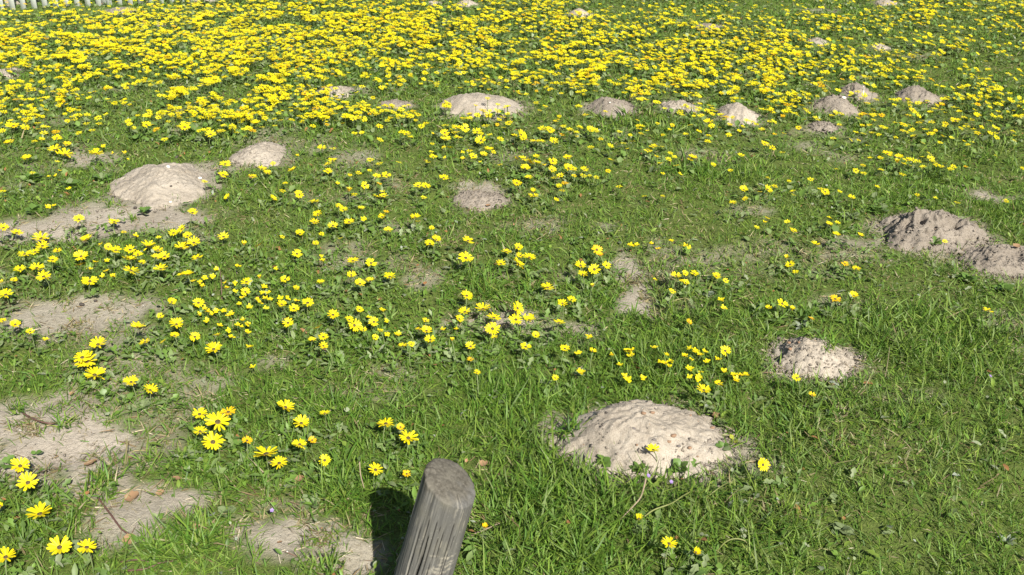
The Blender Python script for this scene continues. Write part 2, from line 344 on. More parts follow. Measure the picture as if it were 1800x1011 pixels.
for i, (x0, x1, yt, yb, dr, rough, mat, label, holes, bumps) in enumerate(MOUND_SPECS):
    cx = (x0 + x1) / 2; fr = at(cx, yb); W = (x1 - x0) * mpp(fr); W *= 1 + .3 * W / depth(fr)
    D = W * dr * 1.45; dm = .9 * (at(cx, yt).y - fr.y); lim = dm < D; D = min(D, dm); yc = fr.y + D * .46
    d = ray(cx, yt); H = CAMH + d.z / d.y * yc
    d2 = ray(cx, yb); xc = d2.x / d2.y * yc
    gz = float(ground_z(xc, yc)); H = max(H - gz, .025) * (.60 if lim else .62)
    near = fr.y < 3.2; ns, nr = (144, 64) if fr.y < 4.2 else ((84, 36) if fr.y < 6 else (44, 18))
    th = np.arange(ns) / ns * 2 * math.pi; rr_ = np.linspace(0, 1, nr) ** .8 * 1.14
    TH, RR = np.meshgrid(th, rr_); ca, sa = np.cos(TH), np.sin(TH)
    edge = 1 + (fbm(ca * 1.2 + i * 7, sa * 1.2, 1.2, 90 + i, 2) - .5) * .6 * RR + (fbm(ca * 4 + i, sa * 4, 1.4, 190 + i, 3) - .5) * .3 * smooth(.6, 1, RR)
    u, v_ = RR * ca, RR * sa
    XX, YY = u * edge * W / 2, v_ * edge * D / 2
    ph = random.uniform(-.22, .22)
    du, dv = u - ph * .6, v_ - .05
    prof = np.clip(1 - RR ** 1.9, 0, 1) ** (1.25 if rough < .6 else 1.05)
    zz = H * prof * (1 - .15 * du) * (.66 + .68 * fbm(u * 1.5 + i * 3, v_ * 1.5, 1, 240 + i, 3))
    for bu, bv, br, bh in bumps: zz = zz + H * bh * np.exp(-((u - bu) ** 2 + (v_ - bv) ** 2) / br ** 2) * np.clip(1.1 - RR, 0, 1)
    n1 = fbm(XX + i, YY, 11, 100 + i, 4) - .5; n2 = np.abs(fbm(XX + i, YY, 26, 130 + i, 4) - .5)
    fall = smooth(1.1, .8, RR)
    zz = zz + fall * n1 * .04 * (.5 + rough) * (W / .4) - fall * np.minimum(n2, .16) * .045 * rough * (W / .4)
    zz = zz + fall * (fbm(XX, YY, 90, 160 + i, 2) - .5) * (.006 + .010 * rough) + fall * (fbm(XX, YY, 45, 170 + i, 2) - .5) * .018 * max(rough - .2, 0)
    for hu, hv, hr, hd in holes: zz = zz - H * hd * 1.15 * np.exp(-(((u - hu) / hr) ** 2 + ((v_ - hv) / (hr * 1.2)) ** 2) ** 2)
    zz = zz - .03 * smooth(.93, 1.14, RR)
    Zg = ground_z(XX + xc, YY + yc) - gz
    V = np.stack([XX, YY, zz + Zg + .004], -1).reshape(-1, 3)
    ii = np.arange(nr * ns).reshape(nr, ns); nx = np.roll(ii, -1, 1)
    q = np.stack([ii[:-1], nx[:-1], nx[1:], ii[1:]], -1).reshape(-1, 4)
    q = np.concatenate([q[ns:]]) ; tri = np.stack([ii[0], nx[1], ii[1]], -1)[:, ::-1]
    me = mesh_np('sand_mound', V, [q[:, ::1], tri[:, ::-1]], mat, None, True)
    o = link('sand_mound', me, None, (xc, yc, gz)); tag(o, label, 'sand mound', 'sand mounds thrown up by burrowing moles')
    MOUNDS.append((xc, yc, W / 2, D / 2, H, V, gz))
def in_mound(x, y, grow=1.0):
    m = np.zeros(np.shape(x), bool)
    for xc, yc, a, b, H, V, gz in MOUNDS: m |= np.hypot((x - xc) / a, (y - yc) / b) < grow
    return m
def surf_z(x, y):
    """height of sand or ground at one point"""
    z = float(ground_z(x, y))
    for xc, yc, a, b, H, V, gz in MOUNDS:
        if math.hypot((x - xc) / a, (y - yc) / b) < 1.2:
            k = np.argmin((V[:, 0] - (x - xc)) ** 2 + (V[:, 1] - (y - yc)) ** 2); z = max(z, gz + float(V[k, 2]))
    return z
def on_surf(px, py):
    p = on_ground(px, py); d = ray(px, py); best = p
    t0 = (.3 - CAMH) / d.z; t1 = p.length and (p.z - CAMH) / d.z
    for k in range(140):
        t = t0 + (t1 - t0) * k / 139; q_ = Vector((d.x * t, d.y * t, CAMH + d.z * t))
        if q_.z <= surf_z(q_.x, q_.y): return q_
    return best

# loose sand spread thinly round each mound
for xc, yc, a, b_, H, V, gz in MOUNDS: BARE.append((xc + .1 * a, yc - .15 * b_, a * 1.32, b_ * 1.35, .8))
# ------------------------------------------------------------------ ground sheet
rows = np.concatenate([np.geomspace(.55, 16, 205), np.geomspace(16.6, 900, 40)]); us = np.linspace(-1, 1, 220)
us = np.sign(us) * (np.abs(us) * .62 + np.abs(us) ** 5 * 2.2)
Y = np.repeat(rows[:, None], len(us), 1); X = us[None, :] * (rows[:, None] + .7)
Y0 = np.array([[-400.0]*len(us), [-8.0]*len(us)]); X0 = np.array([us*400, us*12])
X = np.concatenate([X0, X]); Y = np.concatenate([Y0, Y])
Z = ground_z(X, Y); B = bare(X, Y) * (Y < 12)
Z = Z - .004 * B + ((fbm(X, Y, 30, 71, 3) - .5) * .012 + (fbm(X, Y, 11, 73, 2) - .5) * .02) * B
gr, gc = X.shape; idx = np.arange(gr * gc).reshape(gr, gc)
q = np.stack([idx[:-1,:-1], idx[:-1,1:], idx[1:,1:], idx[1:,:-1]], -1).reshape(-1, 4)
ground = link('ground', mesh_np('ground', np.stack([X, Y, Z], -1).reshape(-1, 3), [q], 'ground', None, True, {'bare': B.ravel()}))
tag(ground, 'sandy meadow ground with bare patches', None, None, 'structure')

# ------------------------------------------------------------------ leaning wooden post
def build_post():
    rad = .0525; top = Vector((0, 0, CAMH)) + ray(791, 850).normalized() * 1.86
    lean = R(15); ax = Vector((math.sin(lean), .03, math.cos(lean))).normalized()
    gz = float(ground_z(top.x, top.y)); L = (top.z - gz + .12) / ax.z
    base = top - ax * (L - .12 / ax.z)
    na, nl = 192, 150; V = []; Cc = []
    tl = np.concatenate([np.linspace(0, 1, nl)])
    ang = np.arange(na) / na * 2 * math.pi
    cracks = [(-1.93, .0, .86, .0026, .009, .22), (-1.30, .05, .7, .0013, .004, .3), (-1.58, .30, .95, .0011, .0035, .2), (-1.0, .25, .9, .0012, .0035, .25), (-2.3, .45, 1.0, .0012, .003, .2), (-2.05, .6, 1.0, .001, .003, .1), (-.6, .1, .8, .0011, .003, .2), (-1.12, .62, 1.0, .001, .003, .1), (-1.42,.7,1.0,.001,.003,.12), (-1.75,.55,1.0,.0009,.0025,.1)]
    for t_ in tl:
        h = t_ * L
        for a in ang:
            r = rad * (1.06 - .07 * t_)
            gx, gy = math.cos(a), math.sin(a)
            V.append((gx * r, gy * r, h))
    V = np.array(V).reshape(nl, na, 3); A = np.repeat(ang[None], nl, 0); A = (A + math.pi) % (2 * math.pi) - math.pi; T = np.repeat(tl[:, None], na, 1)
    rr = np.hypot(V[..., 0], V[..., 1])
    dr = (fbm(A * 5, T * 2, 1, 7, 3) - .5) * .005 + (fbm(A * 26, T * 3, 1, 9, 3) - .5) * .0028
    crack = np.zeros_like(A)
    for a0, t0, t1, wd, dp, wob in cracks:
        ac = a0 + (fbm(T * 6 + a0 * 9, T * 0 + a0, 1, 21, 3) - .5) * wob * .45 + (T - .5) * .05
        wloc = wd * (smooth(t0 - .02, t0 + .1, T) * smooth(t1, t1 - .25, T)) * (.6 + .8 * fbm(T * 14, A * 0 + a0 * 5, 1, 33, 2))
        g = np.exp(-((A - ac) * rad / np.maximum(wloc, 1e-5)) ** 2) * (wloc > 2e-4)
        dr = dr - dp * g; crack = np.maximum(crack, smooth(.25, .8, g))
    newr = rr + dr
    V[..., 0] *= newr / rr; V[..., 1] *= newr / rr
    # cut rounded top: rings curving in to a low dome, higher at the back
    dome = []; nd = 26; domc = []
    for k in range(1, nd + 1):
        f = k / nd; r = math.cos(f * math.pi / 2) ** .8; z = L + .012 * math.sin(f * math.pi / 2) ** .9
        ring = V[-1].copy(); ring[:, 0] *= r; ring[:, 1] *= r
        ring[:, 2] = z + (fbm(ring[:, 0] * 130, ring[:, 1] * 130, 1, 55, 3) - .5) * .0035 * min(1, f * 2) - .11 * (-ring[:, 1] ) * 0
        dome.append(ring)
    allv = np.concatenate([V.reshape(-1, 3), np.concatenate(dome[:-1]), np.array([[0, 0, dome[-1][:, 2].mean()]])])
    # top slopes towards the viewer
    tz = smooth(L - .05, L + .02, allv[:, 2]); allv[:, 2] += tz * (allv[:, 1] * .26 - allv[:, 0] * .36)
    nrow = nl + nd - 1; ii = np.arange(nrow * na).reshape(nrow, na); nx = np.roll(ii, -1, 1)
    q = np.stack([ii[:-1], nx[:-1], nx[1:], ii[1:]], -1).reshape(-1, 4); last = nrow * na
    tri = np.stack([ii[-1], nx[-1], np.full(na, last)], -1)
    cols = np.zeros((len(allv), 3)); cols[:nl * na, 2] = crack.ravel()
    an = np.arctan2(allv[:, 1], allv[:, 0]); hz = allv[:, 2]
    cols[:, 0] = smooth(L - .012, L + .006, hz + (fbm(allv[:, 0] * 60, allv[:, 1] * 60, 1, 14, 2) - .5) * .02)
    cols[nl * na:, 2] *= 0
    sc = np.zeros(len(allv))                                     # pale scratches on the front
    rs = random.Random(5)
    for k in range(34):
        a0 = rs.uniform(-1.35, -.85) ; h0 = L - rs.uniform(.13, .25); ln = rs.uniform(.01, .028); sl_ = rs.uniform(-.25, .35)
        uu = (an - a0) * rad; vv = hz - h0 - sl_ * uu
        sc = np.maximum(sc, np.exp(-(vv / .0011) ** 2) * smooth(ln, ln * .6, np.abs(uu)) * rs.uniform(.35, .8))
    for k in range(46):
        a0 = rs.uniform(-2.6, -.3); h0 = L - rs.uniform(.0, .3); ln = rs.uniform(.006, .02)
        sc = np.maximum(sc, np.exp(-(((an - a0) * rad) / .0009) ** 2) * smooth(ln, ln * .5, np.abs(hz - h0)) * rs.uniform(.3, .7))
    cols[:, 1] = sc
    me = mesh_np('wooden_post', allv, [q, tri], 'weathered_wood', cols, True)
    o = link('wooden_post', me); yx = ax.cross(Vector((1, 0, 0))).normalized(); xx = yx.cross(ax).normalized(); zq = Matrix((xx, yx, ax)).transposed()
    o.matrix_world = Matrix.Translation(base - ax * (.12 / ax.z)) @ zq.to_4x4()
    e = tag(o, 'weathered grey round wooden post leaning right in the foreground', 'post')
    return base
POST = build_post()

# ------------------------------------------------------------------ picket fence
def build_fence():
    a, b = at(43, 17), at(303, 7); d = (b - a) / 14; root = bpy.data.objects.new('picket_fence', None); COL.objects.link(root)
    ang = math.atan2(d.y, d.x); mid = a + d * 7; root.location = (mid.x, mid.y, float(ground_z(mid.x, mid.y))); root.rotation_euler = (0, 0, ang)
    s = d.length; wv, th, hh = .021, .009, .92
    P = [(-wv, 0, -.03), (wv, 0, -.03), (wv, 0, hh - .05), (0, 0, hh), (-wv, 0, hh - .05)]
    V = [(x, -th, z) for x, y, z in P] + [(x, th, z) for x, y, z in P]
    me = mesh_np('picket', V, [np.array([[0,1,6,5],[1,2,7,6],[2,3,8,7],[3,4,9,8],[4,0,5,9]]), np.array([[4,3,2,1,0],[5,6,7,8,9]])], 'white_paint')
    for k in range(-8, 22):
        link('picket', me, root, ((k - 7) * s, -.012, .0), (0, R(random.uniform(-.8, .8)), 0))
    def box(sx, sy, sz):
        vv = np.array([(x, y, z) for z in (-sz, sz) for y in (-sy, sy) for x in (-sx, sx)])
        return mesh_np('box', vv, [np.array([[0,2,3,1],[4,5,7,6],[0,1,5,4],[2,6,7,3],[0,4,6,2],[1,3,7,5]])], 'white_paint')
    for z in (.30, .72): link('rail', box(15 * s, .014, .03), root, (-.5 * s, .012, z))
    pm = box(.035, .035, .48)
    for k in (-8, 7, 21): link('fence_post', pm, root, ((k - 7) * s + .5 * s, .064, .46))
    tag(root, 'white picket fence at the far left edge of the meadow', 'fence')
build_fence()

# ------------------------------------------------------------------ daisies: photo catalogue  (tile: origin, scale, [(x, y, width, flag)])
TILES = [
 ((0,340),2.973,[(18,180,60),(20,20,35),(88,207,70),(215,237,90),(222,275,70),(128,318,70),(183,307,65),(300,300,50),(275,347,60),(453,240,70),(424,330,75),(421,373,55),(105,397,65),(193,390,75),(228,435,75),(72,452,40),(5,462,35),(470,460,80),(30,530,80),(412,136,65),(597,150,65),(647,202,35,'o'),(1006,100,60),(1190,20,45),(1425,27,50),(1640,45,65),(1565,8,50),(1660,108,55),(1643,150,55),(1740,168,60),(1770,70,45),(1780,235,25,'o'),(1567,210,55),(1680,212,35),(1475,227,30),(1650,260,40),(1355,270,60),(1552,316,60),(1168,227,65),(1275,267,50),(950,187,60),(907,207,60),(980,222,55),(1013,258,75),(947,285,75),(830,232,35),(775,277,80),(825,297,60),(860,330,65),(815,335,60),(840,395,75),(742,362,45),(683,403,85),(675,345,75),(680,295,70),(720,318,55),(605,298,70),(565,280,45),(1032,337,65),(980,425,70),(1490,450,55),(1288,463,65),(1356,442,45),(1282,515,55),(1677,467,50),(1548,495,40),(1472,580,60),(1535,603,65),(1608,572,70),(1505,677,65),(1740,635,70),(1663,702,60),(1690,750,60),(1632,768,50),(1690,797,55),(1117,815,90),(1018,750,60),(922,685,75),(912,742,50),(718,700,80),(757,777,65),(853,775,40),(838,640,40),(898,568,55),(1037,572,65),(512,790,90),(430,858,90),(455,880,115),(495,950,110),(685,987,80),(15,665,40),(80,685,60),(158,722,50),(1135,740,50)]),
 ((600,340),2.973,[(40,150,60),(10,85,50),(105,80,45),(213,122,50),(235,100,40),(245,195,55),(385,125,60),(400,148,35),(473,181,35),(430,22,40),(183,18,50),(220,12,50),(70,5,40),(1005,12,60),(1122,36,40),(462,262,60),(495,240,55),(662,248,70),(650,338,80),(862,305,65),(925,282,55),(833,367,60),(935,325,50),(982,335,70),(925,367,75),(1335,295,65,'o'),(1352,322,40,'o'),(1385,377,55),(1250,377,65),(1322,398,70),(1262,423,60),(1313,485,40),(1077,492,75),(1155,575,60),(1203,555,55),(1750,432,65),(1780,458,35),(1728,512,45),(60,353,65),(155,365,65),(52,427,55),(97,472,65),(150,457,55),(253,435,70),(95,607,50),(42,660,55),(68,690,75),(170,672,60),(115,713,45),(177,753,35),(203,717,35),(440,665,45),(655,535,70),(645,620,70),(617,657,55),(740,605,80),(797,650,80),(790,708,80),(800,753,35),(920,600,75),(912,660,75),(983,662,70),(1138,675,70),(1015,742,50),(963,802,65),(675,800,60),(578,768,40),(465,765,65),(445,718,65),(405,710,45),(320,798,55),(365,788,40),(1168,812,60),(1313,823,45),(675,868,35,'o'),(708,935,42),(1117,965,35),(1775,275,35),(1583,15,30),(1680,15,30)]),
 ((1200,340),2.973,[(262,50,45),(327,30,40),(580,8,35),(755,3,35),(883,22,45),(1225,8,25),(1320,25,30),(1435,50,40),(1690,40,35),(385,180,38),(443,130,35),(547,150,38),(577,195,48),(765,128,35),(765,162,45),(808,155,40),(803,217,50),(928,220,45),(695,267,57),(542,338,45),(562,372,55),(590,412,30),(848,368,45,'o'),(907,393,50),(1370,250,30),(12,418,40),(60,418,55),(15,467,45),(175,433,55),(225,457,38),(450,598,40),(520,577,70),(570,607,50),(797,553,65,'o'),(893,533,55),(1595,614,60),(33,672,35,'o'),(222,823,65),(595,965,55),(188,995,50),(672,655,35,'o')]),
 ((0,670),2.965,[(783,48,78),(105,443,100),(145,530,108),(2,650,40),(208,693,130),(310,868,128),(452,867,97),(30,918,112),(1040,173,80),(1135,213,130),(1190,162,80,'o'),(1043,262,72),(1110,318,112),(1288,310,60,'o'),(1387,380,132),(1455,428,88),(1488,137,90),(1570,220,88),(1562,330,78),(1627,308,42,'o'),(1692,168,60),(1692,413,70)]),
 ((600,670),2.965,[(232,222,92),(308,240,48,'o'),(348,298,108),(178,463,85),(340,484,38,'o'),(745,762,50,'oc'),(1550,718,68,'c'),(1625,358,72),(1707,848,85)]),
 ((1200,670),2.965,[(110,48,75),(195,18,45),(418,436,73),(68,893,70,'c'),(675,72,45,'o')]),
 ((0,0),2.973,[(670,637,42),(765,653,55),(70,658,65),(130,660,50),(15,685,40),(48,747,62),(228,667,45),(230,697,50),(180,740,40),(218,730,40),(297,722,55),(350,755,50),(285,783,75),(340,808,80),(140,828,58),(300,848,35),(170,905,35),(15,1000,40),(500,803,75),(860,730,45),(1100,703,65),(1335,645,60),(1437,658,32),(1283,712,25,'o'),(1177,858,65),(1167,915,60),(1070,950,40,'c'),(1320,923,52),(1370,883,55),(1398,905,48),(1427,857,38),(1530,890,55),(1490,958,35),(1478,998,40),(1683,775,52),(1740,778,45),(1738,838,55),(1715,858,50),(1713,895,55),(1555,1005,40),(940,620,40),(965,665,65),(1085,615,50),(1145,630,30),(1465,630,40),(1525,628,42),(1565,608,38),(1310,620,40),(1385,617,40),(745,425,52),(350,435,58)]),
 ((600,0),2.973,[(45,608,38),(122,628,35),(352,617,40),(240,630,35),(640,620,50),(755,660,50),(710,603,45),(770,600,50),(825,625,35),(875,643,50),(545,657,50),(600,668,60),(645,670,55),(850,668,35),(710,690,60),(775,707,40),(540,695,55),(200,660,42),(340,700,60),(360,718,40),(203,732,45),(545,730,65),(610,720,55),(730,735,65),(832,728,45),(475,752,30),(567,775,45),(535,770,30),(770,783,60),(795,795,30),(670,790,40),(688,818,50),(743,810,50),(470,795,30),(480,820,50),(455,845,40),(830,860,35),(940,705,70),(905,708,45),(950,722,45),(1010,740,60),(1045,740,50),(1050,675,55),(1090,680,55),(1110,738,55),(1155,703,35),(1160,660,38),(1195,680,50),(1245,665,45),(1300,680,55),(1330,685,45),(1357,727,35),(1305,770,42),(1230,712,28),(1405,767,48),(1407,837,42),(1395,893,35),(1450,975,42),(1475,750,40),(1520,738,38),(1495,780,30),(1510,707,28),(1548,660,28),(1567,697,35),(1600,685,30),(1715,680,32),(1680,705,28),(1603,787,52),(1630,765,50),(1670,768,45),(1648,822,42),(1665,855,35),(1710,835,42),(1740,822,35),(1720,800,35),(1750,865,42),(1770,910,30),(1680,907,30),(150,835,45),(200,857,45),(300,848,40),(148,893,28),(235,917,55),(90,905,40),(45,915,28),(185,925,50),(197,962,35),(122,970,50),(40,998,55),(440,973,55),(400,970,55),(535,930,60),(215,1005,40),(915,832,50),(950,830,60),(1020,820,45),(985,850,70),(1022,850,50),(1105,843,55),(960,880,60),(1100,888,55),(1185,880,60),(1210,882,50),(1270,885,50),(1145,917,45),(1215,918,35),(1265,920,45),(1298,920,30),(1333,927,35),(1115,930,42),(978,930,50),(1138,975,42),(1168,957,45),(1155,998,40),(917,957,60),(1000,1003,50),(1183,825,55)]),
 ((1200,0),2.973,[(700,603,52),(605,668,38),(475,640,45),(635,625,45),(600,603,40),(100,605,35),(155,600,38),(85,690,40),(40,655,40),(15,705,40),(135,640,60),(150,660,45),(130,740,45),(135,710,40),(240,708,42),(295,685,30),(245,655,40),(315,663,30),(335,628,40),(385,650,35),(480,703,28),(530,698,32),(785,723,38),(878,733,30),(920,733,30),(905,695,40),(967,762,32),(938,655,32),(985,697,30),(1025,705,35),(1045,665,45),(975,653,35),(1060,672,35),(1115,718,30),(1205,713,38),(1253,747,32),(1345,745,35),(1360,715,40),(1405,722,35),(1490,757,32),(1513,743,28),(1470,740,30),(1155,650,50),(1190,655,40),(1200,680,35),(1235,640,40),(1270,680,45),(1305,700,40),(1320,685,30),(1455,670,35),(1520,678,40),(1560,667,38),(1625,700,50),(1645,672,35),(1640,718,40),(1735,735,30),(1735,710,30),(1425,630,60),(1470,615,45),(430,752,50),(470,773,45),(522,798,40),(305,813,45),(52,825,55),(40,835,40),(160,863,38),(250,893,35),(445,930,32),(667,938,40),(555,950,35),(480,975,42),(445,990,60),(318,990,50),(405,1003,30),(575,1003,40),(1070,803,60),(1033,827,38),(978,828,32),(1035,888,40),(805,885,38),(905,893,40),(943,865,35),(945,907,42),(1015,978,35),(745,1003,50),(720,988,40),(820,1003,32),(1130,822,50),(1120,848,50),(1155,858,40),(1175,835,55),(1205,838,45),(1230,842,45),(1195,868,45),(1255,875,45),(1250,822,35),(1290,803,38),(1295,830,50),(1310,848,45),(1330,862,45),(1350,870,40),(1370,855,35),(1400,885,45),(1415,870,40),(1150,912,45),(1478,873,28),(1635,815,25),(1775,880,25)]),
]
SMALL = [
 ((0,340),2.973,[(1070,445),(1112,437),(1045,465),(1060,485),(1010,460),(1130,397),(1185,495),(1228,470),(1230,515),(1175,470),(1380,490),(1400,520),(1385,548),(1410,555),(1360,572),(1303,597),(1250,580),(1390,600),(1170,615),(1130,615),(1208,628),(1195,640),(1105,630),(1085,620),(1070,605),(1043,635),(1080,665),(1150,690),(1240,690),(1270,662),(1295,685),(1260,700),(1295,728),(1195,720),(1212,750),(1465,548),(1505,548),(1550,560),(1320,910),(1305,803),(252,72),(283,63),(500,360),(535,430),(560,352),(470,395),(555,405),(590,433),(1245,380),(1680,330),(1686,352),(1440,395),(945,425),(710,222),(238,765),(527,268),(1265,545),(1345,555),(1372,520)]),
 ((600,340),2.973,[(118,137),(1640,450),(1670,882),(1697,890),(1720,880),(1715,905),(1700,845),(1488,965),(1500,825),(1520,822),(1485,825),(1510,845),(1480,955),(1500,978),(1630,805),(1455,897),(1415,845),(1250,935),(1575,968),(1235,833),(1295,752),(530,712),(600,712),(235,668),(240,740),(290,740),(145,648),(300,735),(215,610),(1505,272),(1525,272),(1545,270),(1620,265),(1655,290),(1725,250),(990,640),(960,650)]),
 ((1200,340),2.973,[(15,275),(32,285),(33,810),(65,825),(92,843),(117,825),(120,878),(10,850),(45,870),(35,918),(85,960),(95,935),(75,975),(35,960),(215,930),(330,948),(305,952),(275,975),(268,950),(185,868),(200,558),(215,600),(430,152)]),
 ((0,0),2.973,[(312,893),(287,922),(255,922),(358,985),(541,765),(670,833),(655,800),(588,803),(1555,813),(1765,960)]),
 ((600,0),2.973,[(540,828),(635,797),(635,828),(725,848),(477,700),(1060,865)]),
]
LAND = [(790,900,'leaning wooden post'),(1140,760,'largest sand mound'),(1415,625,'rounded grass-sprouted mound'),(1625,405,'tall crumbly holed mound'),(1765,455,'lumpy mound at right edge'),
 (1740,343,'flat sandy scrape far right'),(295,315,'broad smooth pale mound'),(455,270,'small mound by broad one'),(850,342,'sandy scrape in mid field'),(838,180,'sharp peaked mound'),(1076,186,'blocky flat-topped mound'),
 (1190,192,'low pale mound'),(1297,196,'streaked sloping mound'),(1468,182,'white stone mound'),(1612,160,'lone domed mound'),(1447,220,'tiny crumbled mound'),(585,163,'half hidden pale mound'),
 (80,780,'large bare patch, left edge'),(270,890,'stony bare patch'),(520,950,'straw-strewn bare patch'),(150,390,'sand strip at left'),(130,560,'dry strip at left'),(1115,500,'narrow bare patch in centre'),
 (870,560,'sandy gap among daisies'),(880,505,'long-bladed grass tussock'),(100,330,'leafy clump at left'),(388,500,'dark dock stalk'),(470,570,'golden flower drift'),(1210,640,'golden flower clump') ][:27]
ORD = ['nearest','second nearest','third nearest','fourth nearest','fifth nearest','sixth nearest','seventh nearest','eighth nearest','ninth nearest','tenth nearest','eleventh nearest','twelfth nearest','thirteenth nearest','fourteenth nearest','fifteenth nearest','sixteenth nearest','seventeenth nearest','eighteenth nearest','nineteenth nearest','twentieth nearest']
ORD += ['twenty-%s nearest' % w_ for w_ in 'first second third fourth fifth sixth seventh eighth ninth'.split()] + ['thirtieth nearest'] + ['thirty-%s nearest' % w_ for w_ in 'first second third fourth fifth sixth seventh eighth ninth'.split()] + ['fortieth nearest']
def assign_labels(items, word):
    """items: list of dict(px, py, look). one label each, told by look, side and rank from the nearest landmark"""
    b = {}
    for it in items:
        L = min(LAND, key=lambda l: math.hypot((it['px'] - l[0]) , 1.5 * (it['py'] - l[1])))
        dx, dy = it['px'] - L[0], it['py'] - L[1]
        side = ('left of' if dx < 0 else 'right of') if abs(dx) > 1.3 * abs(dy) else ('behind' if dy < 0 else 'in front of')
        b.setdefault((L[2], side), []).append((math.hypot(dx, dy), it))
    for (l, s), lst in b.items():
        lst.sort(key=lambda q: q[0])
        for k, (_, it) in enumerate(lst):
            it['label'] = '%s %s, %s %s the %s' % (it['look'], word, ORD[min(k, 39)], s, l)

# shared daisy meshes (unit radius 1)
def petal_mesh(name, mat, w=.15, L=1.0, lift=R(16), curl=.08):
    st = [(.13,.5),(.35,.82),(.6,1.0),(.82,1.0),(.95,.72),(1.0,.32)]; V = []; Fc = []
    for k, (r, ww) in enumerate(st):
        z = math.tan(lift) * (r - .13) * L - curl * max(0, r - .45) ** 2 * 2.2
        x = .13 + (r - .13) * L
        V += [(x, -w * ww, z + .012), (x, 0, z - .02), (x, w * ww, z + .012)]
    for k in range(len(st) - 1):
        a = 3 * k; Fc += [(a, a+3, a+4, a+1), (a+1, a+4, a+5, a+2)]
    return mesh_np(name, V, [np.array(Fc)], mat, None, True)
PET = {(m_, k): petal_mesh('petal', m_, .094 + .010 * k, .95 + .04 * k, R(14 + 6 * k), .05 + .05 * k) for m_ in ('daisy_petal', 'orange_petal') for k in range(3)}
def head_mesh(mat, npet, lift, seed):
    rs = random.Random(seed); V = []; Fc = []; st = [(.12,.5),(.4,.85),(.7,1.0),(.92,.65),(1.0,.15)]
    for j in range(npet):
        if rs.random() < .04: continue
        a = 2 * math.pi * j / npet + rs.uniform(-.09, .09); L = rs.uniform(.86, 1.04); w = rs.uniform(.10, .14); li = lift + R(rs.uniform(-9, 9)); n0 = len(V)
        for r, ww in st:
            x = .12 + (r - .12) * L * math.cos(li); z = (r - .12) * L * math.sin(li) - .06 * max(0, r - .5)
            for sgn in (-1, 0, 1):
                yy = sgn * w * ww; V.append((x * math.cos(a) - yy * math.sin(a), x * math.sin(a) + yy * math.cos(a), z + (.012 if sgn else -.015) + rs.uniform(-.004,.004)))
        for k in range(len(st) - 1):
            b = n0 + 3 * k; Fc += [(b, b+3, b+4, b+1), (b+1, b+4, b+5, b+2)]
    return mesh_np('petal_ring', V, [np.array(Fc)], mat, None, True)
HEADS = {m_: [head_mesh(m_, n, R(l), s) for s, (n, l) in enumerate([(17,16),(18,22),(16,10),(19,28),(17,20),(15,14)])] for m_ in ('daisy_petal','orange_petal')}
CUPS = {m_: head_mesh(m_, 13, R(58), 77) for m_ in ('daisy_petal','orange_petal')}
def dome_mesh(name, r, h, mat, seg=12, rings=4):
    V = [(0, 0, h)]; Fq = []; Ft = []
    for k in range(1, rings + 1):
        f = k / rings * math.pi / 2
        for j in range(seg): a = 2 * math.pi * j / seg; V.append((r * math.sin(f) * math.cos(a), r * math.sin(f) * math.sin(a), h * math.cos(f) - (.02 if k == rings else 0)))
    for j in range(seg):
        j2 = (j + 1) % seg; Ft.append((0, 1 + j, 1 + j2))
        for k in range(rings - 1): a = 1 + k * seg; Fq.append((a + j, a + seg + j, a + seg + j2, a + j2))
    return mesh_np(name, V, [np.array(Fq), np.array(Ft)], mat, None, True)
CENTRE = dome_mesh('centre', .255, .11, 'daisy_centre')
def stem_mesh(seed):
    rs = random.Random(seed); bx, by = rs.uniform(-.28, .28), rs.uniform(-.28, .28)
    path = [(bx * math.sin(math.pi * t), by * math.sin(math.pi * t), -.12 + 1.12 * t) for t in np.linspace(0, 1, 6)]
    v, f = tube(path, [.026] * 6, 5); return mesh_np('stem', v, f, 'stem', None, True)
STEMS = [stem_mesh(s) for s in range(5)]

daisies = []
for (ox, oy), sc, L in TILES:
    for it in L:
        px, py, wz = ox + it[0] / sc, oy + it[1] / sc, it[2] / sc * 1.02
        daisies.append(dict(px=px, py=py, w=wz, flag=it[3] if len(it) > 3 else ''))
daisies.sort(key=lambda d: -d['w'] - .02 * d['py'])
NEAR, REST = daisies[:300], daisies[300:]
for d in NEAR:
    size = 'large' if d['w'] > 30 else ('medium' if d['w'] > 20 else 'small')
    tone = 'orange-yellow' if 'o' in d['flag'] else 'bright yellow'
    d['look'] = ('half-closed ' if 'c' in d['flag'] else '') + size + ' ' + tone
assign_labels(NEAR, 'daisy')
sunh = Vector((sun_dir.x, sun_dir.y, 0)).normalized()
def head_normal(lean=.24):
    n = Vector((0, 0, 1)) + sunh * random.gauss(lean, .14) + Vector((random.gauss(.06, .12), random.gauss(0, .12), 0))
    return n.normalized()
def place_head(d):
    h = random.uniform(.035, .075) if d['py'] < 600 else random.uniform(.04, .085)
    p = on_ground(d['px'], d['py'], h)
    for xc, yc, a, b, H, V, gz in MOUNDS:                       # flowers standing on sand
        if math.hypot((p.x - xc) / a, (p.y - yc) / b) < .8:
            q_ = on_surf(d['px'], d['py'] + 6); p = Vector((0,0,CAMH)) + (q_ - Vector((0,0,CAMH))) * .985; h = max(.03, p.z - surf_z(p.x, p.y)); break
    sz_ = surf_z(p.x, p.y); h = max(h, .0) if sz_ < p.z - .012 else h
    if p.z < sz_ + .02: p = Vector((0,0,CAMH)) + (p - Vector((0,0,CAMH))) * (1 - (sz_ + .025 - p.z) / (CAMH - p.z))
    dia = min(max(d['w'] * mpp(p), .024), .078)
    return p, h, dia
TAKEN = []
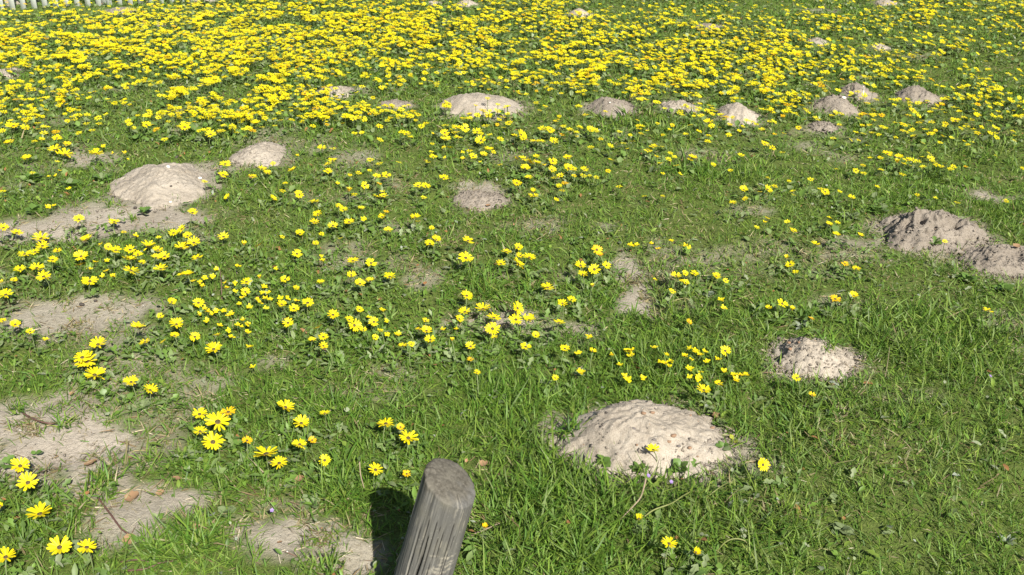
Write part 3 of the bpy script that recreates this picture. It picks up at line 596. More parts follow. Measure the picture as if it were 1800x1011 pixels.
for d in NEAR:
    p, h, dia = place_head(d); mat = 'orange_petal' if 'o' in d['flag'] else 'daisy_petal'
    root = bpy.data.objects.new('daisy', None); COL.objects.link(root); root.location = (p.x, p.y, p.z - h); root.empty_display_size = .02
    tag(root, d['label'], 'flower', 'yellow daisies in the near meadow')
    link('stem', random.choice(STEMS), root, (0, 0, 0), (0, 0, random.uniform(0, 6.28)), (h * .75, h * .75, h * .99))
    n = head_normal()
    if random.random() < .16 and d['w'] < 30: n = (n + Vector((random.uniform(-.8, .8), random.uniform(-.7, .5), 0))).normalized()
    if d['w'] < 24 and random.random() < .05 and 'c' not in d['flag']: d['flag'] += 'c'
    q_ = n.to_track_quat('Z', 'Y').to_matrix().to_4x4()
    r = dia / 2
    HM = Matrix.Translation((0, 0, h)) @ q_ @ Matrix.Rotation(random.uniform(0, 6.28), 4, 'Z') @ Matrix.Scale(r, 4)
    link('centre', CENTRE, root, mtx=HM)
    if 'c' in d['flag']: link('petal_ring', CUPS[mat], root, mtx=HM)
    elif d['w'] > 24.5:
        npet = random.choice([17, 18, 19, 20]); cup = -random.uniform(-6, 12)
        for j in range(npet):
            if random.random() < .03: continue
            M = HM @ Matrix.Rotation(2 * math.pi * j / npet + random.uniform(-.09, .09), 4, 'Z') @ Matrix.Rotation(R(cup * .7 + random.uniform(-9, 9) + (random.uniform(20, 45) if random.random() < .025 else 0)), 4, 'Y') @ Matrix.Rotation(random.uniform(-.35, .35), 4, 'X') @ Matrix.Diagonal((random.uniform(.9, 1.05), random.uniform(.88, 1.1), 1, 1))
            link('petal', PET[(mat, random.randrange(3))], root, mtx=M)
    else: link('petal_ring', random.choice(HEADS[mat]), root, mtx=HM)
    TAKEN.append((p.x, p.y))

# ------------------------------------------------------------------ small yellow flowers
def small_mesh(seed):
    rs = random.Random(seed); V = []; Fq = []; Ft = []
    v, f = tube([(0,0,-1.5),(rs.uniform(-.2,.2),0,-.6),(0,0,0)], [.06]*3, 4); V = [tuple(x) for x in v]; Fq += [tuple(x) for x in f[0]]
    for j in range(rs.choice([5, 6, 8])):
        a = 2 * math.pi * j / 6 + rs.uniform(-.2, .2); n0 = len(V); L = rs.uniform(.8, 1.05); lz = rs.uniform(.05, .35)
        for r, ww in ((.1,.2),(.55,.34),(L,.2)):
            for s in (-1, 1): V.append((r*math.cos(a) - s*ww*math.sin(a), r*math.sin(a) + s*ww*math.cos(a), lz * r))
        Fq += [(n0, n0+2, n0+3, n0+1), (n0+2, n0+4, n0+5, n0+3)]
    n0 = len(V); V += [(.28*math.cos(k), .28*math.sin(k), .1) for k in np.arange(6)*1.0472] + [(0, 0, .22)]
    Ft = [(n0+k, n0+(k+1) % 6, n0+6) for k in range(6)]
    me = mesh_np('small_yellow_flower', V, [np.array(Fq), np.array(Ft)], 'stem', None)
    me.materials.append(MATS['daisy_petal']); me.materials.append(MATS['orange_petal'])
    k = len(f[0]); mi = [0] * k + [1] * (len(Fq) - k) + [2] * len(Ft); me.polygons.foreach_set('material_index', mi); return me
SM = [small_mesh(s) for s in range(5)]
smalls = [dict(px=ox + x / sc, py=oy + y / sc, look='tiny golden') for (ox, oy), sc, L in SMALL for x, y in L]
assign_labels(smalls, 'flower')
for d in smalls:
    h = random.uniform(.025, .05); p = on_ground(d['px'], d['py'], h); r = random.uniform(.0085, .0125)
    n = head_normal(); o = link('small_yellow_flower', random.choice(SM), None, mtx=Matrix.Translation(p) @ n.to_track_quat('Z', 'Y').to_matrix().to_4x4() @ Matrix.Rotation(random.uniform(0, 6.28), 4, 'Z') @ Matrix.Diagonal((r, r, h * .72, 1)))
    tag(o, d['label'], 'flower', 'tiny golden flowers in the grass')

# ------------------------------------------------------------------ daisies too many to count, one mass
COVER_Y = [-40, 20, 50, 85, 120, 150, 180, 208, 236]
COVER = [[.12,.15,.18,.28,.38,.36,.36,.28,.28,.34,.14,.2,.12,.08,.1,.14,.3,.2],
 [.25,.4,.42,.5,.55,.5,.55,.5,.5,.4,.3,.3,.25,.15,.3,.2,.25,.2],
 [.5,.55,.5,.5,.5,.5,.55,.5,.45,.25,.35,.3,.4,.4,.25,.15,.15,.12],
 [.45,.5,.5,.55,.5,.5,.4,.35,.35,.4,.45,.4,.45,.45,.35,.2,.12,.08],
 [.12,.3,.2,.45,.55,.4,.15,.1,.2,.35,.4,.45,.4,.4,.25,.15,.1,.12],
 [.25,.3,.1,.35,.45,.4,.12,.02,.05,.05,.08,.3,.25,.3,.2,.15,.1,.2],
 [.2,.15,.2,.4,.35,.35,.35,.25,.15,.03,.05,.05,.2,.2,.12,.12,.15,.2],
 [.14,.10,.06,.10,.10,.06,.06,.08,.10,.05,.04,.03,.05,.04,.03,.06,.07,.08]]
far = [(d['px'], d['py'], d['w']) for d in REST]
for r in range(8):
    y0, y1 = COVER_Y[r], COVER_Y[r+1]
    for c_ in range(-2, 20):
        cov = COVER[r][min(max(c_, 0), 17)]; x0 = c_ * 100; yb = y0
        while yb < y1:
            ye = min(yb + 12, y1); g = at(x0 + 50, (yb + ye) / 2, .05); wpx = .0395 / mpp(g); a = wpx * wpx * .34 * .62
            q_ = np.random.default_rng(int((c_ + 9) * 1000 + yb + 300)); want = q_.poisson(-math.log(1 - cov) * 1.5 * 100 * (ye - yb) / a)
            px = q_.uniform(x0, x0 + 100, want * 8 + 8); py = q_.uniform(yb, ye, want * 8 + 8)
            rb = (PH / 2 - py) / F; tt = (.05 - CAMH) / (-math.sin(PITCH) + rb * math.cos(PITCH)); wx = (px - PW / 2) / F * tt; wy = (math.cos(PITCH) + rb * math.sin(PITCH)) * tt
            cl = fbm(wx, wy * .8, 2.6, 200, 3) * .5 + .5 * vnoise(wx * 9, wy * 7, 210)
            ok = np.nonzero(q_.random(len(px)) < smooth(.28, .64, cl))[0][:want]
            far += [(px[k], py[k], None) for k in ok]; yb = ye
FP = []; FS = []
for px, py, wpx in far:
    h = random.uniform(.035, .075); p = on_ground(px, py, h)
    if any(math.hypot((p.x - m_[0]) / m_[2], (p.y - m_[1]) / m_[3]) < .95 for m_ in MOUNDS):
        if random.random() < .8: continue
        p.z += .05
    FP.append((p.x, p.y, p.z)); FS.append((min(max(wpx * mpp(p), .025), .06) if wpx else min(max(random.gauss(.037, .0065), .024), .052)) / 2)
FP = np.array(FP); FS = np.array(FS); n = len(FP); print('far daisies', n)
nb = Batch()
def far_template(npet, lift, seed):
    rs = random.Random(seed); V = []; Fc = []
    for j in range(npet):
        a = 2 * math.pi * j / npet + rs.uniform(-.12, .12); L = rs.uniform(.85, 1.05); li = lift + R(rs.uniform(-8, 8)); n0 = len(V)
        for r, ww in ((.1,0),(.68,-.19),(1.02,0),(.68,.19)):
            x = r * L * math.cos(li); z = r * L * math.sin(li); V.append((x*math.cos(a) - ww*math.sin(a), x*math.sin(a) + ww*math.cos(a), z + abs(ww) * .1))
        Fc.append((n0, n0+1, n0+2, n0+3))
    kp = len(V)
    V += [(.23*math.cos(k*1.0472), .23*math.sin(k*1.0472), .02) for k in range(6)] + [(0, 0, .12)]
    Fc += [(kp+k, kp+(k+1) % 6, kp+6) for k in range(6)]
    return np.array(V), Fc, kp
nx_ = np.array([tuple((head_normal(.14) + Vector((random.gauss(0, .08), random.gauss(0, .08), 0))).normalized()) for _ in range(n)]); tilt = np.arccos(nx_[:, 2]); az = np.arctan2(nx_[:, 1], nx_[:, 0])
M = rotmats(az, tilt, rng.uniform(0, 6.28, n)) * FS[:, None, None]
tone = np.array([(.71,.635,.010),(.72,.62,.009),(.73,.58,.008),(.72,.66,.02),(.74,.46,.008)])[rng.choice(5, n, p=[.36,.3,.12,.18,.04])] * rng.uniform(.8, 1.1, (n, 1))
which = rng.integers(0, 5, n)
for k, (np_, lf) in enumerate([(9,5),(9,12),(9,1),(9,18),(8,8)]):
    s = which == k; tv, tf, kp = far_template(np_, R(lf), k + 50)
    cols = np.repeat(tone[s][:, None, :], len(tv), 1); cols[:, kp:] = (.12,.085,.02)
    nb.add(tv, tf, FP[s], M[s], cols)
tag(nb.build('daisy_drift', 'far_petal'), 'dense drift of yellow daisies across the far meadow', 'flowers', None, 'stuff')
sb = Batch(); st_v = np.array([(-1,0,0),(1,0,0),(1,0,1),(-1,0,1),(0,-1,0),(0,1,0),(0,1,1),(0,-1,1)], float)
hts = FP[:, 2] - ground_z(FP[:, 0], FP[:, 1]) + .005; SMt = np.zeros((n, 3, 3)); SMt[:, 0, 0] = .0013; SMt[:, 1, 1] = .0013; SMt[:, 2, 2] = hts
base = FP.copy(); base[:, 2] -= hts
sb.add(st_v, [(0,1,2,3),(4,5,6,7)], base, SMt, np.tile([.12,.17,.06], (n, 1)))
tag(sb.build('daisy_stems', 'weed'), 'thin green stems under the far daisies', 'stems', None, 'stuff')

# ------------------------------------------------------------------ grass: every blade is a bent tapered strip
def blade_template(seg, bend, tw):
    ts = np.linspace(0, 1, seg + 1); V = []; x = z = 0; th = 0
    for k, t_ in enumerate(ts):
        if k: th = bend * t_; x += math.sin(th) / seg; z += math.cos(th) / seg
        wv = .5 * (1 - t_ ** 1.6) * (.75 + .5 * min(t_ * 3, 1))
        a = tw * t_
        if k < seg: V += [(x - wv * math.sin(a) * 0, -wv, z), (x, wv, z)]
        else: V.append((x, 0, z))
    Fc = [(2*k, 2*k+1, 2*k+3, 2*k+2) for k in range(seg - 1)] + [(2*seg-2, 2*seg-1, 2*seg)]
    return np.array(V), Fc
def half_w(y): return .5206 * (.9026 * y + .624) + .4
def sample(y0, y1, dens, seed):
    r = np.random.default_rng(seed); W = half_w(y1); n = int((y1 - y0) * 2 * W * dens)
    n = int(n * (W + .7) / W); y = r.uniform(y0, y1, n); x = r.uniform(-W - .7, W + .7, n); k = (np.abs(x) < half_w(y) - .1) | ((np.abs(x) < half_w(y) + .7) & (r.random(n) < .4)); return x[k], y[k]
GREENS = np.array([(.09,.195,.022),(.125,.24,.028),(.175,.275,.036),(.078,.165,.024),(.225,.29,.055),(.18,.235,.08)])
grass = Batch()
ZONES = [(1.15,2.7,2900,11,.0037,2),(2.7,4.3,2100,10,.0045,2),(4.3,6.6,1150,8,.0066,2),(6.6,9.7,500,7,.0096,2),(9.7,14,80,6,.015,2)]
for zi, (y0, y1, dens, bpt, wid, seg) in enumerate(ZONES):
    x, y = sample(y0, y1, dens, 300 + zi); r = np.random.default_rng(400 + zi)
    b = bare(x, y); lu = np.clip(lush(x, y) * .8 + .9 * (fbm(x, y, 2.2, 77, 4) - .42), 0, 1)
    keep = r.random(len(x)) < (1 - .94 * smooth(.25, .85, b) * (1 - .75 * smooth(.60, .68, fbm(x, y, 16, 83, 2)))) * (.72 + .28 * smooth(.3, .6, fbm(x, y, 12, 81, 3)) + .2 * lu)
    jx, jy = x + (fbm(x, y, 30, 7, 2) - .5) * .07, y + (fbm(x, y, 30, 8, 2) - .5) * .07; rn = r.random(len(x))
    keep &= ~in_mound(jx, jy, .98) | (~in_mound(jx, jy, .84) & (rn < .45)) | (rn < .02)
    x, y, lu, b = x[keep], y[keep], lu[keep], b[keep]
    taz = r.uniform(0, 6.283, len(x)); tl_ = r.lognormal(0, .3, len(x)); tcol = r.random(len(x))
    pn = fbm(x, y, 1.7, 88, 3); pn2 = fbm(x, y, 6, 92, 3)
    bx = np.repeat(np.arange(len(x)), bpt); nb_ = len(bx)
    X = x[bx] + r.normal(0, .011 + wid, nb_); Yb = y[bx] + r.normal(0, .011 + wid, nb_)
    ln = (.019 + .020 * r.random(nb_) + .035 * lu[bx] * r.uniform(.5, 1.25, nb_)) * tl_[bx] * (1 + .25 * (zi == 4))
    tilt = np.clip(np.abs(r.normal(.68, .4, nb_)), .05, 1.5); az = taz[bx] + r.normal(0, 1.3, nb_)
    wd = wid * r.uniform(.55, 1.3, nb_) * (.75 + .5 * lu[bx])
    # colour: a blend of greens by patch, some straw and brown
    t1 = np.clip(pn[bx] * 1.4 - .2 + r.normal(0, .22, nb_), 0, 1)[:, None]
    c1 = GREENS[r.integers(0, 3, nb_)] * (1 - t1) + GREENS[r.integers(2, 6, nb_)] * t1
    dryp = np.clip(.07 + .05 * (zi in (1, 2)) + .45 * smooth(.52, .75, pn2[bx]) + .5 * b[bx] - .22 * lu[bx] + dryness(X, Yb) * (.5 + fbm(X, Yb, 8, 97, 2)), .03, .8); isdry = r.random(nb_) < dryp
    dcol = np.array([(.34,.28,.15),(.42,.36,.22),(.22,.16,.08),(.28,.26,.12)])[r.integers(0, 4, nb_)]
    c1 = np.where(isdry[:, None], dcol, c1) * r.uniform(.75, 1.2, nb_)[:, None]
    tilt = np.where(isdry, np.clip(tilt + .5, 0, 1.6), tilt); ln = np.where(isdry, ln * .85, ln)
    Zb = ground_z(X, Yb) - .003
    Mx = rotmats(az, tilt, az + r.normal(0, .8, nb_))
    S = np.zeros((nb_, 3)); S[:, 0] = ln; S[:, 1] = wd; S[:, 2] = ln; Mx = Mx * S[:, None, :]
    wh = r.integers(0, 4, nb_); P = np.stack([X, Yb, Zb], -1)
    for k, bend in enumerate((.2, .6, 1.0, 1.5)):
        s = wh == k; tv, tf = blade_template(seg, bend, 0); grass.add(tv, tf, P[s], Mx[s], c1[s])
tag(grass.build('grass', 'grass'), 'short mixed green and straw grass covering the meadow', 'grass', None, 'stuff')

# ------------------------------------------------------------------ ground cover leaves
def leaf_template(profile, fold=.25, droop=.4):
    n = len(profile); V = []; Fc = []
    for k, wv in enumerate(profile):
        t_ = k / (n - 1); z = -droop * t_ * t_ * .5 + .12 * t_
        if wv == 0: V.append((t_, 0, z)); continue
        V += [(t_, -wv, z + fold * wv), (t_, 0, z), (t_, wv, z + fold * wv)]
    m_ = n - 1 if profile[-1] == 0 else n
    for k in range(m_ - 1):
        a = 3 * k; Fc += [(a, a+1, a+4, a+3), (a+1, a+2, a+5, a+4)]
    if profile[-1] == 0: a = 3 * (m_ - 1); Fc += [(a, a+1, a+3), (a+1, a+2, a+3)]
    return np.array(V), Fc
LOBED = leaf_template([.05,.2,.1,.28,.15,0]); ROUND = leaf_template([.06,.42,.52,.36,0], .2, .25); SPEAR = leaf_template([.06,.17,.2,.12,0], .3, .5); BIT = leaf_template([.2,.42,0], .3, .3)
weeds = Batch()
WZ = [(1.15,2.7,1550),(2.7,4.3,1350),(4.3,6.6,780),(6.6,9.7,320),(9.7,14,40)]
for zi, (y0, y1, dens) in enumerate(WZ):
    x, y = sample(y0, y1, dens * 2.2, 500 + zi); r = np.random.default_rng(600 + zi)
    b = bare(x, y); lf = np.clip(.26 + .8 * leafy(x, y) * (.4 + fbm(x, y, 5, 140, 3)) + .9 * (fbm(x, y, 2.8, 143, 4) - .5) - .25 * lush(x, y), .03, 1)
    keep = (r.random(len(x)) < lf * (1 - .95 * smooth(.25, .8, b)) * .9) & (~in_mound(x, y, .98) | (r.random(len(x)) < .01))
    x, y = x[keep], y[keep]; n = len(x); az = r.uniform(0, 6.283, n)
    kind = r.choice(4, n, p=[.13,.13,.24,.5]); pn = fbm(x, y, 2.0, 150, 3)
    kind = np.where((fbm(x, y, 3.5, 155, 3) > .56) & (kind == 3), 1, kind)
    size = np.choose(kind, [r.uniform(.018,.034,n), r.uniform(.008,.015,n), r.uniform(.014,.028,n), r.uniform(.006,.012,n)]) * (1 + .25 * (zi > 2))
    pitch = np.choose(kind, [r.normal(.35,.25,n), r.normal(.35,.35,n), r.normal(.5,.3,n), r.normal(.4,.4,n)])
    z0 = ground_z(x, y) + r.uniform(.002, .022, n) * np.choose(kind, [.6,1.2,.8,1.2])
    M = rotmats(az, math.pi / 2 - np.pi / 2 - pitch, az + r.normal(0, .35, n)) * size[:, None, None]
    grey = np.array([(.18,.225,.10),(.23,.26,.16),(.155,.205,.07)]); grn = np.array([(.105,.185,.026),(.125,.215,.032),(.16,.235,.036),(.08,.15,.024)])
    isg = r.random(n) < np.choose(kind, [.5,.1,.3,.25]) * (.4 + 1.1 * pn)
    c = np.where(isg[:, None], grey[r.integers(0, 3, n)], grn[r.integers(0, 4, n)]) * r.uniform(.8, 1.25, n)[:, None]
    sv = r.random(n) < .012; c[sv] = (.30,.33,.26); br = r.random(n) < .03; c[br] = (.30,.15,.06)
    P = np.stack([x, y, z0], -1)
    for k, T in enumerate((LOBED, ROUND, SPEAR, BIT)):
        s = kind == k; weeds.add(T[0], T[1], P[s], M[s], c[s])
tag(weeds.build('ground_cover_leaves', 'weed'), 'low mixed leaves growing between the grass blades', 'ground cover', None, 'stuff')

# straw litter lying flat and grit on the sand
lit = Batch(); r = np.random.default_rng(700)
for zi, (y0, y1, dens) in enumerate([(1.15,2.8,1500),(2.8,4.5,800),(4.5,7,350)]):
    x, y = sample(y0, y1, dens, 710 + zi); b = bare(x, y)
    keep = (r.random(len(x)) < .12 + .5 * smooth(.05, .4, b) * smooth(.98, .6, b) + .15 * smooth(.5, .7, fbm(x, y, 5, 160, 3))) & ~in_mound(x, y, .9)
    x, y = x[keep], y[keep]; n = len(x); az = r.uniform(0, 6.283, n); ln = r.uniform(.012, .05, n)
    P = np.stack([x, y, ground_z(x, y) + r.uniform(.001, .008, n)], -1)
    M = rotmats(az, np.full(n, 1.5) + r.normal(0, .12, n), az + r.normal(0, .5, n)); S = np.stack([ln, r.uniform(.0012, .003, n), ln], -1); M = M * S[:, None, :]
    c = np.array([(.44,.37,.24),(.34,.27,.16),(.22,.15,.09),(.50,.44,.32),(.16,.10,.07)])[r.integers(0, 5, n)]
    tv, tf = blade_template(2, .25, 0); lit.add(tv, tf, P, M, c)
tag(lit.build('straw_litter', 'dry'), 'pale dry straw scattered over the soil', 'straw', None, 'stuff')
grit = Batch(); r = np.random.default_rng(720)
ov = np.array([(1,0,0),(-1,0,0),(0,1,0),(0,-1,0),(0,0,.7),(0,0,-.7)], float); of = [(0,2,4),(2,1,4),(1,3,4),(3,0,4),(2,0,5),(1,2,5),(3,1,5),(0,3,5)]
x, y = sample(1.15, 6, 900, 721); b = bare(x, y); k = (r.random(len(x)) < smooth(.3, .8, b) * .5) & ~in_mound(x, y, 1.0); gx, gy = x[k], y[k]; gz_ = ground_z(gx, gy)
for xc, yc, a, b_, H, V, gz in MOUNDS[:17]:
    sel = r.choice(len(V), min(60 if yc < 3 else 24, len(V)), replace=False); sel = sel[np.hypot(V[sel, 0] / a, V[sel, 1] / b_) < .95]
    gx = np.concatenate([gx, V[sel, 0] + xc]); gy = np.concatenate([gy, V[sel, 1] + yc]); gz_ = np.concatenate([gz_, V[sel, 2] + gz])
n = len(gx); M = rotmats(r.uniform(0, 6.28, n), r.uniform(0, .6, n), r.uniform(0, 6.28, n)) * (r.lognormal(-6.55, .4, n)[:, None] * np.stack([r.uniform(.7, 1.6, n), np.ones(n), r.uniform(.5, .9, n)], -1))[:, None, :]
c = np.array([(.10,.08,.07),(.30,.17,.09),(.62,.58,.5),(.18,.13,.10),(.42,.33,.24)])[r.choice(5, n, p=[.3,.2,.12,.2,.18])]
grit.add(ov, of, np.stack([gx, gy, gz_], -1), M, c)
tag(grit.build('grit', 'dry'), 'fine dark and pale grit sprinkled on bare sand', 'grit', None, 'stuff')

# loose sand crumbs on and around the mounds, spilling between the blades
crumb = Batch(); r = np.random.default_rng(730); cxs = []
for (xc, yc, a, b_, H, V, gz), spec in zip(MOUNDS, MOUND_SPECS):
    rough = spec[5]; m_ = int((520 if yc < 3.4 else 260 if yc < 5 else 90) * (.45 + rough))
    sel = r.choice(len(V), min(m_, len(V)), replace=False); q_ = np.hypot(V[sel, 0] / a, V[sel, 1] / b_); sel = sel[(q_ > .25 + .3 * (rough < .5))]
    cxs.append(np.stack([V[sel, 0] + xc, V[sel, 1] + yc, np.maximum(V[sel, 2] + gz, ground_z(V[sel, 0] + xc, V[sel, 1] + yc)), np.full(len(sel), .8 + .5 * rough)], -1))
    k = int(m_ * .8); an = r.uniform(0, 6.283, k); rd = .9 + np.abs(r.normal(0, .14, k)); x = xc + a * rd * np.cos(an); y = yc + b_ * rd * np.sin(an)
    cxs.append(np.stack([x, y, ground_z(x, y) + .003, np.full(k, .9)], -1))
x, y = sample(1.15, 5, 1300, 731); b = bare(x, y); k = (r.random(len(x)) < .5 * smooth(.2, .5, b)) & ~in_mound(x, y, 1); x, y = x[k], y[k]
cxs.append(np.stack([x, y, ground_z(x, y) - .002, np.full(len(x), .9)], -1))
C4 = np.concatenate(cxs); n = len(C4); sz = np.minimum(r.lognormal(-5.75, .45, n), .011) * C4[:, 3]
tv = np.array([(1,0,.1),(.3,.9,0),(-.8,.6,.1),(-.9,-.5,0),(.2,-1,.1),(.1,.1,.75),(0,0,-.6)]); tf = [(0,1,5),(1,2,5),(2,3,5),(3,4,5),(4,0,5),(1,0,6),(2,1,6),(3,2,6),(4,3,6),(0,4,6)]
M = rotmats(r.uniform(0, 6.28, n), r.uniform(0, .7, n), r.uniform(0, 6.28, n)) * (sz[:, None] * np.stack([r.uniform(.7, 1.4, n), r.uniform(.7, 1.2, n), r.uniform(.5, 1.0, n)], -1))[:, None, :]
crumb.add(tv, tf, C4[:, :3], M, np.ones((n, 3)))
tag(crumb.build('sand_crumbs', 'damp_sand'), 'loose sand crumbs around the mounds and on bare patches', 'sand', None, 'stuff')
# grey-green daisy foliage thickest under the flowers
fol = Batch(); r = np.random.default_rng(740)
dn = np.array(TAKEN); k = np.repeat(np.arange(len(dn)), 9); x = dn[k, 0] + r.normal(0, .035, len(k)); y = dn[k, 1] + r.normal(0, .035, len(k))
fk = np.repeat(np.arange(len(FP)), 2); x2 = FP[fk, 0] + r.normal(0, .045, len(fk)); y2 = FP[fk, 1] + r.normal(0, .045, len(fk))
for (x, y, T, s0, s1) in ((x, y, SPEAR, .016, .034), (x, y, LOBED, .02, .036), (x2, y2, BIT, .022, .04)):
    ok = ~in_mound(x, y, .95); x, y = x[ok], y[ok]; n = len(x); az = r.uniform(0, 6.283, n)
    M = rotmats(az, -r.normal(.45, .3, n), az + r.normal(0, .35, n)) * r.uniform(s0, s1, n)[:, None, None]
    c = np.array([(.16,.225,.075),(.20,.25,.115),(.13,.22,.04),(.115,.19,.045)])[r.integers(0, 4, n)] * r.uniform(.8, 1.2, n)[:, None]
    fol.add(T[0], T[1], np.stack([x, y, ground_z(x, y) + r.uniform(.002, .02, n)], -1), M, c)
    x = x[: len(x) // 2]
tag(fol.build('daisy_foliage', 'weed'), 'grey-green lobed foliage under the daisies', 'foliage', None, 'stuff')

# ------------------------------------------------------------------ leafy plants one can pick out
def leaf_obj_mesh(T, mat): return mesh_np('leaf', T[0], [np.array([f for f in T[1] if len(f) == s]) for s in (3, 4)], mat, None, True)
BIGR = leaf_template([.05,.30,.46,.50,.40,.2,0], .15, .3); BIGL = leaf_template([.04,.10,.07,.2,.11,.27,.15,.30,.16,0], .2, .6)
LM = {(k, m_): leaf_obj_mesh({'r': BIGR, 'l': BIGL, 's': SPEAR}[k], m_) for k in 'rls' for m_ in ('leaf_green','leaf_grey','leaf_silver','leaf_dark','leaf_yellow')}
PLANTS = [  # px, py, leaves, size m, shape, material, label
 (62,802,3,.034,'r','leaf_green','pair of round green leaves on bare sand at left edge'),
 (12,818,4,.046,'r','leaf_green','large round green leaves cut off by left picture edge'),
 (40,905,12,.05,'r','leaf_green','round-leaved plant beneath the lower left daisies'),
 (105,990,9,.045,'r','leaf_green','round-leaved plant under the pair of daisies, bottom left'),
 (185,700,14,.045,'r','leaf_green','bright green round-leaved plant right of the left sand patch'),
 (250,720,12,.05,'l','leaf_grey','grey-green lobed plant below the daisies at left'),
 (60,318,22,.075,'r','leaf_green','leafy green clump nearest the left picture edge, above sand strip'),
 (125,330,24,.08,'r','leaf_green','broad leafy clump left of the broad pale mound'),
 (180,318,20,.08,'l','leaf_dark','dark lobed leafy clump touching the broad mound, left side'),
 (240,248,20,.085,'r','leaf_green','leafy green clump behind the broad mound, left one'),
 (300,252,22,.09,'l','leaf_green','leafy green clump directly behind the broad mound'),
 (362,250,20,.085,'l','leaf_grey','grey-green leafy clump between broad and small mounds'),
 (60,375,16,.07,'r','leaf_green','leafy plant at left above the sand strip'),
 (860,312,22,.075,'l','leaf_green','leafy clump overhanging the sandy scrape in mid field'),
 (925,318,18,.07,'r','leaf_green','leafy clump right of the sandy scrape in mid field'),
 (1266,748,7,.035,'r','leaf_grey','small grey-green sprig on upper right rim of largest mound'),
 (1272,788,5,.04,'r','leaf_green','green sprig casting shadow on right side of largest mound'),
 (1290,775,2,.03,'r','leaf_yellow','yellowing round leaf at right rim of largest mound'),
 (1060,815,9,.04,'r','leaf_green','round-leaved plant at front left rim of largest mound'),
 (1120,826,9,.042,'r','leaf_green','round-leaved plant at front middle rim of largest mound'),
 (1195,826,10,.042,'r','leaf_green','round-leaved plant at front right rim of largest mound'),
 (1545,375,18,.07,'l','leaf_dark','dark green lobed weed left of the crumbly mound'),
 (1495,385,16,.06,'l','leaf_grey','grey lobed weed well left of the crumbly mound'),
 (1640,432,12,.05,'l','leaf_green','green weed growing at the foot of crumbly mound'),
 (1700,495,14,.06,'r','leaf_green','round-leaved weed below the lumpy right edge mound'),
 (1765,512,12,.06,'r','leaf_green','round-leaved weed below lumpy mound near right edge'),
 (1408,578,6,.05,'s','leaf_silver','silvery spear-leaved sprout behind the grass-sprouted mound'),
 (1245,520,6,.04,'r','leaf_silver','pale silver leaves right of the narrow bare patch'),
 (960,520,14,.05,'l','leaf_grey','grey lobed plant right of the long-bladed tussock'),
 (1010,430,14,.055,'s','leaf_green','spear-leaved plant by the daisy cluster in centre'),
 (420,790,14,.05,'r','leaf_green','round-leaved plant right of the large lower left daisies'),
 (545,890,10,.05,'l','leaf_grey','grey lobed rosette above straw-strewn bare patch'),
 (400,905,9,.045,'r','leaf_grey','grey-green plant right of the stony bare patch'),
 (255,375,9,.06,'r','leaf_green','green weed growing in sand below the broad mound'),
 (195,862,6,.04,'r','leaf_green','round leaf weed at lower rim of left sand patch'),
 (1480,935,10,.045,'r','leaf_grey','grey round-leaved plant in lower right grass'),
 (1770,955,8,.04,'s','leaf_silver','silvery leaves in grass near bottom right corner'),
]
for px, py, nl, sz, shp, mat, label in PLANTS:
    sz *= .66; nl = int(nl * 1.3) + 1; mat = 'leaf_green' if mat == 'leaf_dark' else mat
    g = on_surf(px, py); g.z = surf_z(g.x, g.y)
    root = bpy.data.objects.new('leafy_plant', None); COL.objects.link(root); root.location = g; root.empty_display_size = .02; tag(root, label, 'plant', 'leafy weeds in the meadow')
    for k in range(nl):
        a = 2.39996 * k + random.uniform(-.3, .3); f = (k + .5) / nl; s = sz * random.uniform(.65, 1.05) * (.8 if shp == 'r' else .95)
        out = sz * (.22 * f ** .7 + .02) if shp == 'r' else sz * .08
        up = sz * random.uniform(.05, .35) * (1.1 - f * .6) if shp == 'r' else .004
        el = random.uniform(.0, .85) * (1.2 - f) + random.uniform(-.05, .2) if shp == 'r' else random.uniform(.25, .95) * (1.25 - f * .7)
        mt = mat if random.random() < .8 else random.choice(['leaf_green', 'leaf_grey', mat])
        link('leaf', LM[(shp, mt)], root, mtx=Matrix.Translation((math.cos(a) * out, math.sin(a) * out, up)) @ Matrix.Rotation(a, 4, 'Z') @ Matrix.Rotation(-el, 4, 'Y') @ Matrix.Rotation(random.uniform(-.4, .4), 4, 'X') @ Matrix.Scale(s, 4))

